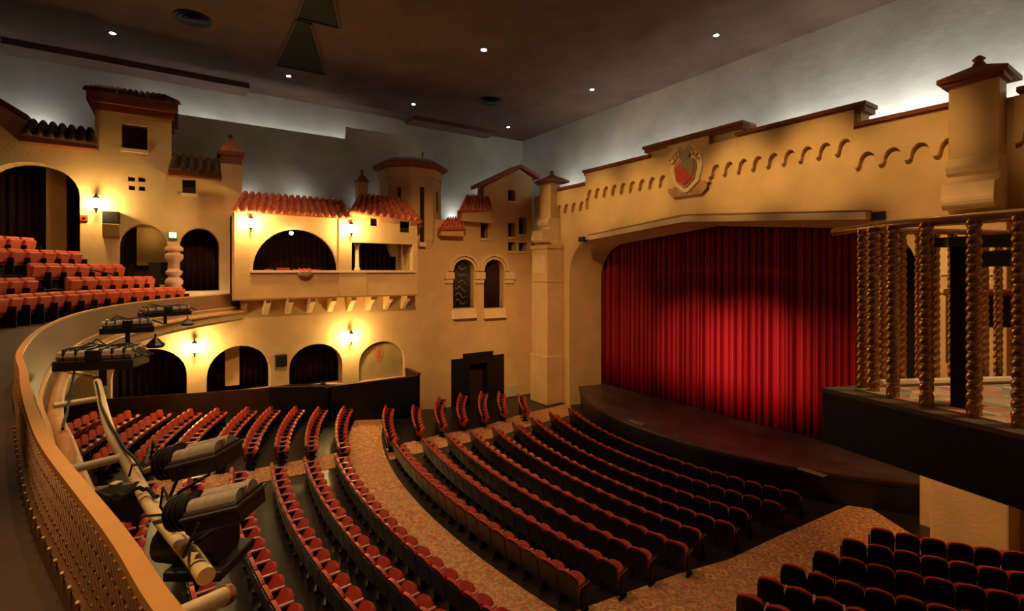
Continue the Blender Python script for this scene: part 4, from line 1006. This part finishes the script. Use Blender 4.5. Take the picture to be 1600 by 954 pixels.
light_bar((160, 511), (238, 507), 6.98, 'middle silver-ribbed light bar on the balcony front')
light_bar((222, 488), (292, 484), 6.98, 'farthest silver-ribbed light bar on the balcony front')
# loose clamps on the pipe
for (px, py, lab) in [(243, 541, 'small black clamp hanging under the far pipe'), (293, 507, 'small black lamp clamped to the far end of the pipe')]:
    p_ = HP(px, py, 6.45); t = thing('pipe_clamp', lab, 'clamp', p_)
    MB().lathe([(.16, -.02), (.2, .04), (.12, .12), (.05, .2)], (0, 0, 0), 10).build('clamp_body', LAMPB, t); MB().tube([(0, 0, .1), (.05, 0, .3)], .02, 6).build('hook', LAMPB, t)
# small bright lamp at the rail's far end
p_ = ray(320, 473, 22.2); bulb(p_, 'small bright lamp at the far end of the balcony rail', 12, .14)

# big floodlights
def flood(pc_, z, lab, w_=.62, tilt=14, S=1):
    P = Vector(HP(*pc_, z)); 
    t = thing('stage_floodlight', lab, 'stage light', P, AX+math.radians(-2)); t.scale = (S, S, S)
    R0 = Matrix.Rotation(math.radians(tilt), 4, 'Y')@Matrix.Identity(4); R0 = Matrix.Rotation(math.radians(-tilt), 4, 'Y')
    h = w_/2
    # ribbed grey top in two curved humps
    for k in range(2):
        pr_ = [(-.17+.19*k+(.0), .02)]+[(-.075+.19*k-.09+.09*(1-math.cos(a))+.0, .02+.085*math.sin(a)) for a in [PI*q/8 for q in range(1, 8)]]+[(.015+.19*k, .02)]
        MB().prism(pr_, lambda a, b, d: tuple(R0@Vector((d, a, b))), -h*.25, h*1.0).build('ribbed_hood', FIN, t, True)
    MB().prism([(-.22, -.16), (-.24, -.02), (-.2, .03), (.23, .03), (.25, -.02), (.22, -.16)], lambda a, b, d: tuple(R0@Vector((d, a, b))), -h*.28, h*1.08).build('housing', LAMPB, t, bevel=.015)
    MB().prism([(-.26, -.02), (-.26, .0), (.26, .0), (.26, -.02)], lambda a, b, d: tuple(R0@Vector((d, a, b))), -h*.3, h*1.12).build('rim_flange', mat('lamp_edge_grey', (.10, .085, .07), .4), t)
    m_ = MB(); m_.tube([R0@Vector((-h*1.05, 0, -.02)), R0@Vector((-h*.85, 0, -.01)), R0@Vector((-h*.3, 0, 0))], .1, 16, rs=[.09, .15, .165]); m_.build('rear_drum', LAMPB, t, True)
    for k in range(4): 
        MB().tube([R0@Vector((-h*.9+.055*k, 0, -.012)), R0@Vector((-h*.9+.055*k+.02, 0, -.012))], .172-.006*abs(2-k), 16).build('cooling_ring', BLACK, t, True)
    MB().box(-h*1.35, -h*.95, -.07, .05, -.05, .0, R0).build('grey_bracket', FIN, t, bevel=.01)
    m_ = MB(); m_.tube([R0@Vector((h*.2, -.27, -.05)), R0@Vector((-.1, -.3, -.3)), R0@Vector((-.25, 0, -.34)), R0@Vector((-.1, .3, -.3)), R0@Vector((h*.2, .27, -.05))], .018, 6); m_.build('yoke', LAMPB, t)
    MB().box(h*.95, h*1.05, -.05, .0, .04, .1, R0).build('silver_latch', SILV, t)
    m_ = MB(); m_.tube([R0@Vector((-h*.9, .02, .0)), (-h*1.4, .12, .1), (-h*1.55, .16, -.1), (-h*1.4, .2, -.25)], .012, 6); m_.tube([(-h*.9, -.1, -.05), (-h*1.3, -.2, -.02), (-h*1.5, -.15, -.15)], .012, 6)
    m_.build('cable', CABLE, t)
flood((300, 712), 6.95, 'upper large black floodlight with grey ribbed hood by the cream pipe', .72, S=.66)
flood((326, 788), 6.95, 'lower large black floodlight with grey ribbed hood by the cream pipe', .76, S=.57)
# black fixture hanging below the pipe near the bottom
t = thing('stage_floodlight', 'black floodlight hanging under the cream pipe, seen from behind', 'stage light', HP(300, 850, 6.45), AX)
m_ = MB(); m_.tube([(-.2, 0, 0), (.0, 0, .02), (.22, 0, .05)], .1, 14, rs=[.1, .14, .16]); m_.build('housing', BLACK, t, True)
MB().box(-.05, .3, -.2, .2, -.12, -.06).build('flange', LAMPB, t, bevel=.01); MB().box(.18, .24, -.03, .03, .14, .2).build('silver_latch', SILV, t)
t = thing('stage_floodlight', 'black floodlight tucked between the rail cap and the cream pipe', 'stage light', HP(175, 790, 6.6), AX)
m_ = MB(); m_.tube([(-.18, 0, 0), (.0, 0, .02), (.16, 0, .03)], .1, 14, rs=[.08, .12, .13]); m_.build('housing', BLACK, t, True)
MB().box(.0, .05, -.03, .03, .12, .16).build('silver_latch', SILV, t)
# cables wrapped along the pipe
for (pts, lab) in [([(150, 596), (160, 640), (190, 690), (225, 740), (232, 700)], 'black cable taped along the upper cream pipe'),
                   ([(120, 785), (150, 772), (190, 770), (225, 765), (246, 775)], 'black cable crossing from the rail to the lower floodlight'),
                   ([(118, 575), (112, 600), (105, 640), (98, 670)], 'thin black cable hanging below the nearest light bar')]:
    P = [Vector(HP(*q, 6.78)) for q in pts]; cc = []
    for i in range(len(P)-1):
        for k in range(5): cc.append(P[i].lerp(P[i+1], k/5)+Vector((0, 0, .02*math.sin(i*2.1+k))))
    cc.append(P[-1]); m_ = MB().tube(cc, .013, 6).build('power_cable', CABLE, None, True); tag(m_, lab, 'cable')

# ================================================================== RIGHT-HAND BOX WITH TWISTED BALUSTERS
BZ = 7.34
t = thing('balustrade_box', 'black edged side box platform at the right of the picture', 'balcony box', (-1.76, 3.97, BZ))
P0x = [(0, 0), (1.115+.9, -.28-.22), (4.5, -1.1), (5.9, -1.3), (5.9, 6), (1.35, 2.6), (.12, .30)]
MB().prism(P0x, lambda a, b, d: (a, b, d), -.40, -.03).build('platform', BLACK, t)
MB().prism(P0x, lambda a, b, d: (a, b, d), -.03, 0.0).build('platform_edge', mat('edge_brown', (.10, .055, .025), .5), t)
ins = [(.17, .10), (2.0, -.36), (4.5, -1.0), (5.8, -1.1), (5.8, 5.8), (1.45, 2.5), (.28, .34)]
MB().prism(ins, lambda a, b, d: (a, b, d), 0.0, .012).build('platform_carpet', BCARP, t)
MB().tube([(.24, .36, .03), (1.4, 2.55, .03)], .03, 8).build('kerb', CREAM, t)
def twisted(h, r, tw=55):
    n = 12; N = 190; v = []
    for j in range(N+1):
        z = h*j/N
        for k in range(n):
            a = 2*PI*k/n; rr = r*(.78+.3*abs(math.cos(a)))
            aa = a+tw*z; v.append((rr*math.cos(aa), rr*math.sin(aa), z))
    f = [(j*n+k, j*n+(k+1) % n, (j+1)*n+(k+1) % n, (j+1)*n+k) for j in range(N) for k in range(n)]
    return v, f
FRONT = [(.17, .25), (.27, .15), (.415, .07), (.62, -.01), (.86, -.06), (1.06, -.10), (1.27, -.15), (1.48, -.2), (1.7, -.25)]
BACK = [(.21, .50), (.29, .62), (.35, .78), (.41, .91), (.48, 1.04), (.59, 1.38), (.64, 1.53), (.72, 1.57+.1), (.8, 1.85), (.88, 2.0)]
HB = 1.17
v, f = twisted(HB, .037)
bal = thing('balustrade', 'front row of gilt twisted iron balusters with handrail on the side box', 'railing', (-1.76, 3.97, BZ))
for i, (x, y) in enumerate(FRONT):
    if i == 0: b0 = meshobj('baluster', v, f, BRASS, bal, True)
    else: b0 = b0.copy(); C.objects.link(b0)
    b0.location = (x, y, 0)
    MB().box(-.03, .03, -.03, .03, -.0, .06).build('baluster_foot', BRASS, b0)
MB().tube([(-.06, .32, HB), (.17, .25, HB+.01), (.415, .07, HB+.01), (.86, -.06, HB+.01), (1.7, -.25, HB+.01)], .03, 10).build('handrail', BRASS, bal, True)
v, f = twisted(HB, .029)
bal2 = thing('balustrade', 'rear row of thinner gilt twisted balusters facing the stage', 'railing', (-1.76, 3.97, BZ))
for i, (x, y) in enumerate(BACK):
    if i == 0: b0 = meshobj('baluster', v, f, BRASS, bal2, True)
    else: b0 = b0.copy(); C.objects.link(b0)
    b0.location = (x, y, 0)
MB().tube([(.17, .42, HB), (.48, 1.04, HB), (.88, 2.05, HB)], .024, 10).build('handrail', BRASS, bal2, True)
# black stand and red seat behind the balusters
t = thing('black_stand', 'black post with flat crossbars standing behind the twisted balusters', 'stand', (-.99, 4.06, BZ+.012))
MB().box(-.05, .05, -.03, .03, 0, 1.05).build('post', BLACK, t)
d = Vector((RT[0], RT[1], 0)); nrm = Vector((FW[0], FW[1], 0))
def sbar(a, b, z0, z1): 
    A = d*a; B = d*b; w2 = nrm*.05; MB().add([A-w2+Vector((0, 0, z0)), B-w2+Vector((0, 0, z0)), B+w2+Vector((0, 0, z0)), A+w2+Vector((0, 0, z0)), A-w2+Vector((0, 0, z1)), B-w2+Vector((0, 0, z1+.03)), B+w2+Vector((0, 0, z1+.03)), A+w2+Vector((0, 0, z1))],
      [(0, 1, 2, 3), (4, 5, 6, 7), (0, 1, 5, 4), (1, 2, 6, 5), (2, 3, 7, 6), (3, 0, 4, 7)]).build('crossbar', BLACK, t)
sbar(-.13, .45, 1.0, 1.06); sbar(.1, .5, .88, .97)
x, y, _ = ray(1566, 480, 4.3)
t = thing('high_stool', 'red topped black stool behind the twisted balusters', 'stool', (x, y, BZ+.012), AX)
zs = EYE-(455-HZ)/FOC*4.3-BZ
MB().box(-.22, .3, -.03, .35, zs-.07, zs).build('seat', SEATR, t, bevel=.02); MB().box(-.22, .3, -.04, .0, zs-.32, zs-.05).build('apron', BLACK, t)
for a, b in [(-.2, 0), (.27, 0), (-.2, .3), (.27, .3)]: MB().box(a-.015, a+.015, b-.015, b+.015, 0, zs-.06).build('leg', BLACK, t)
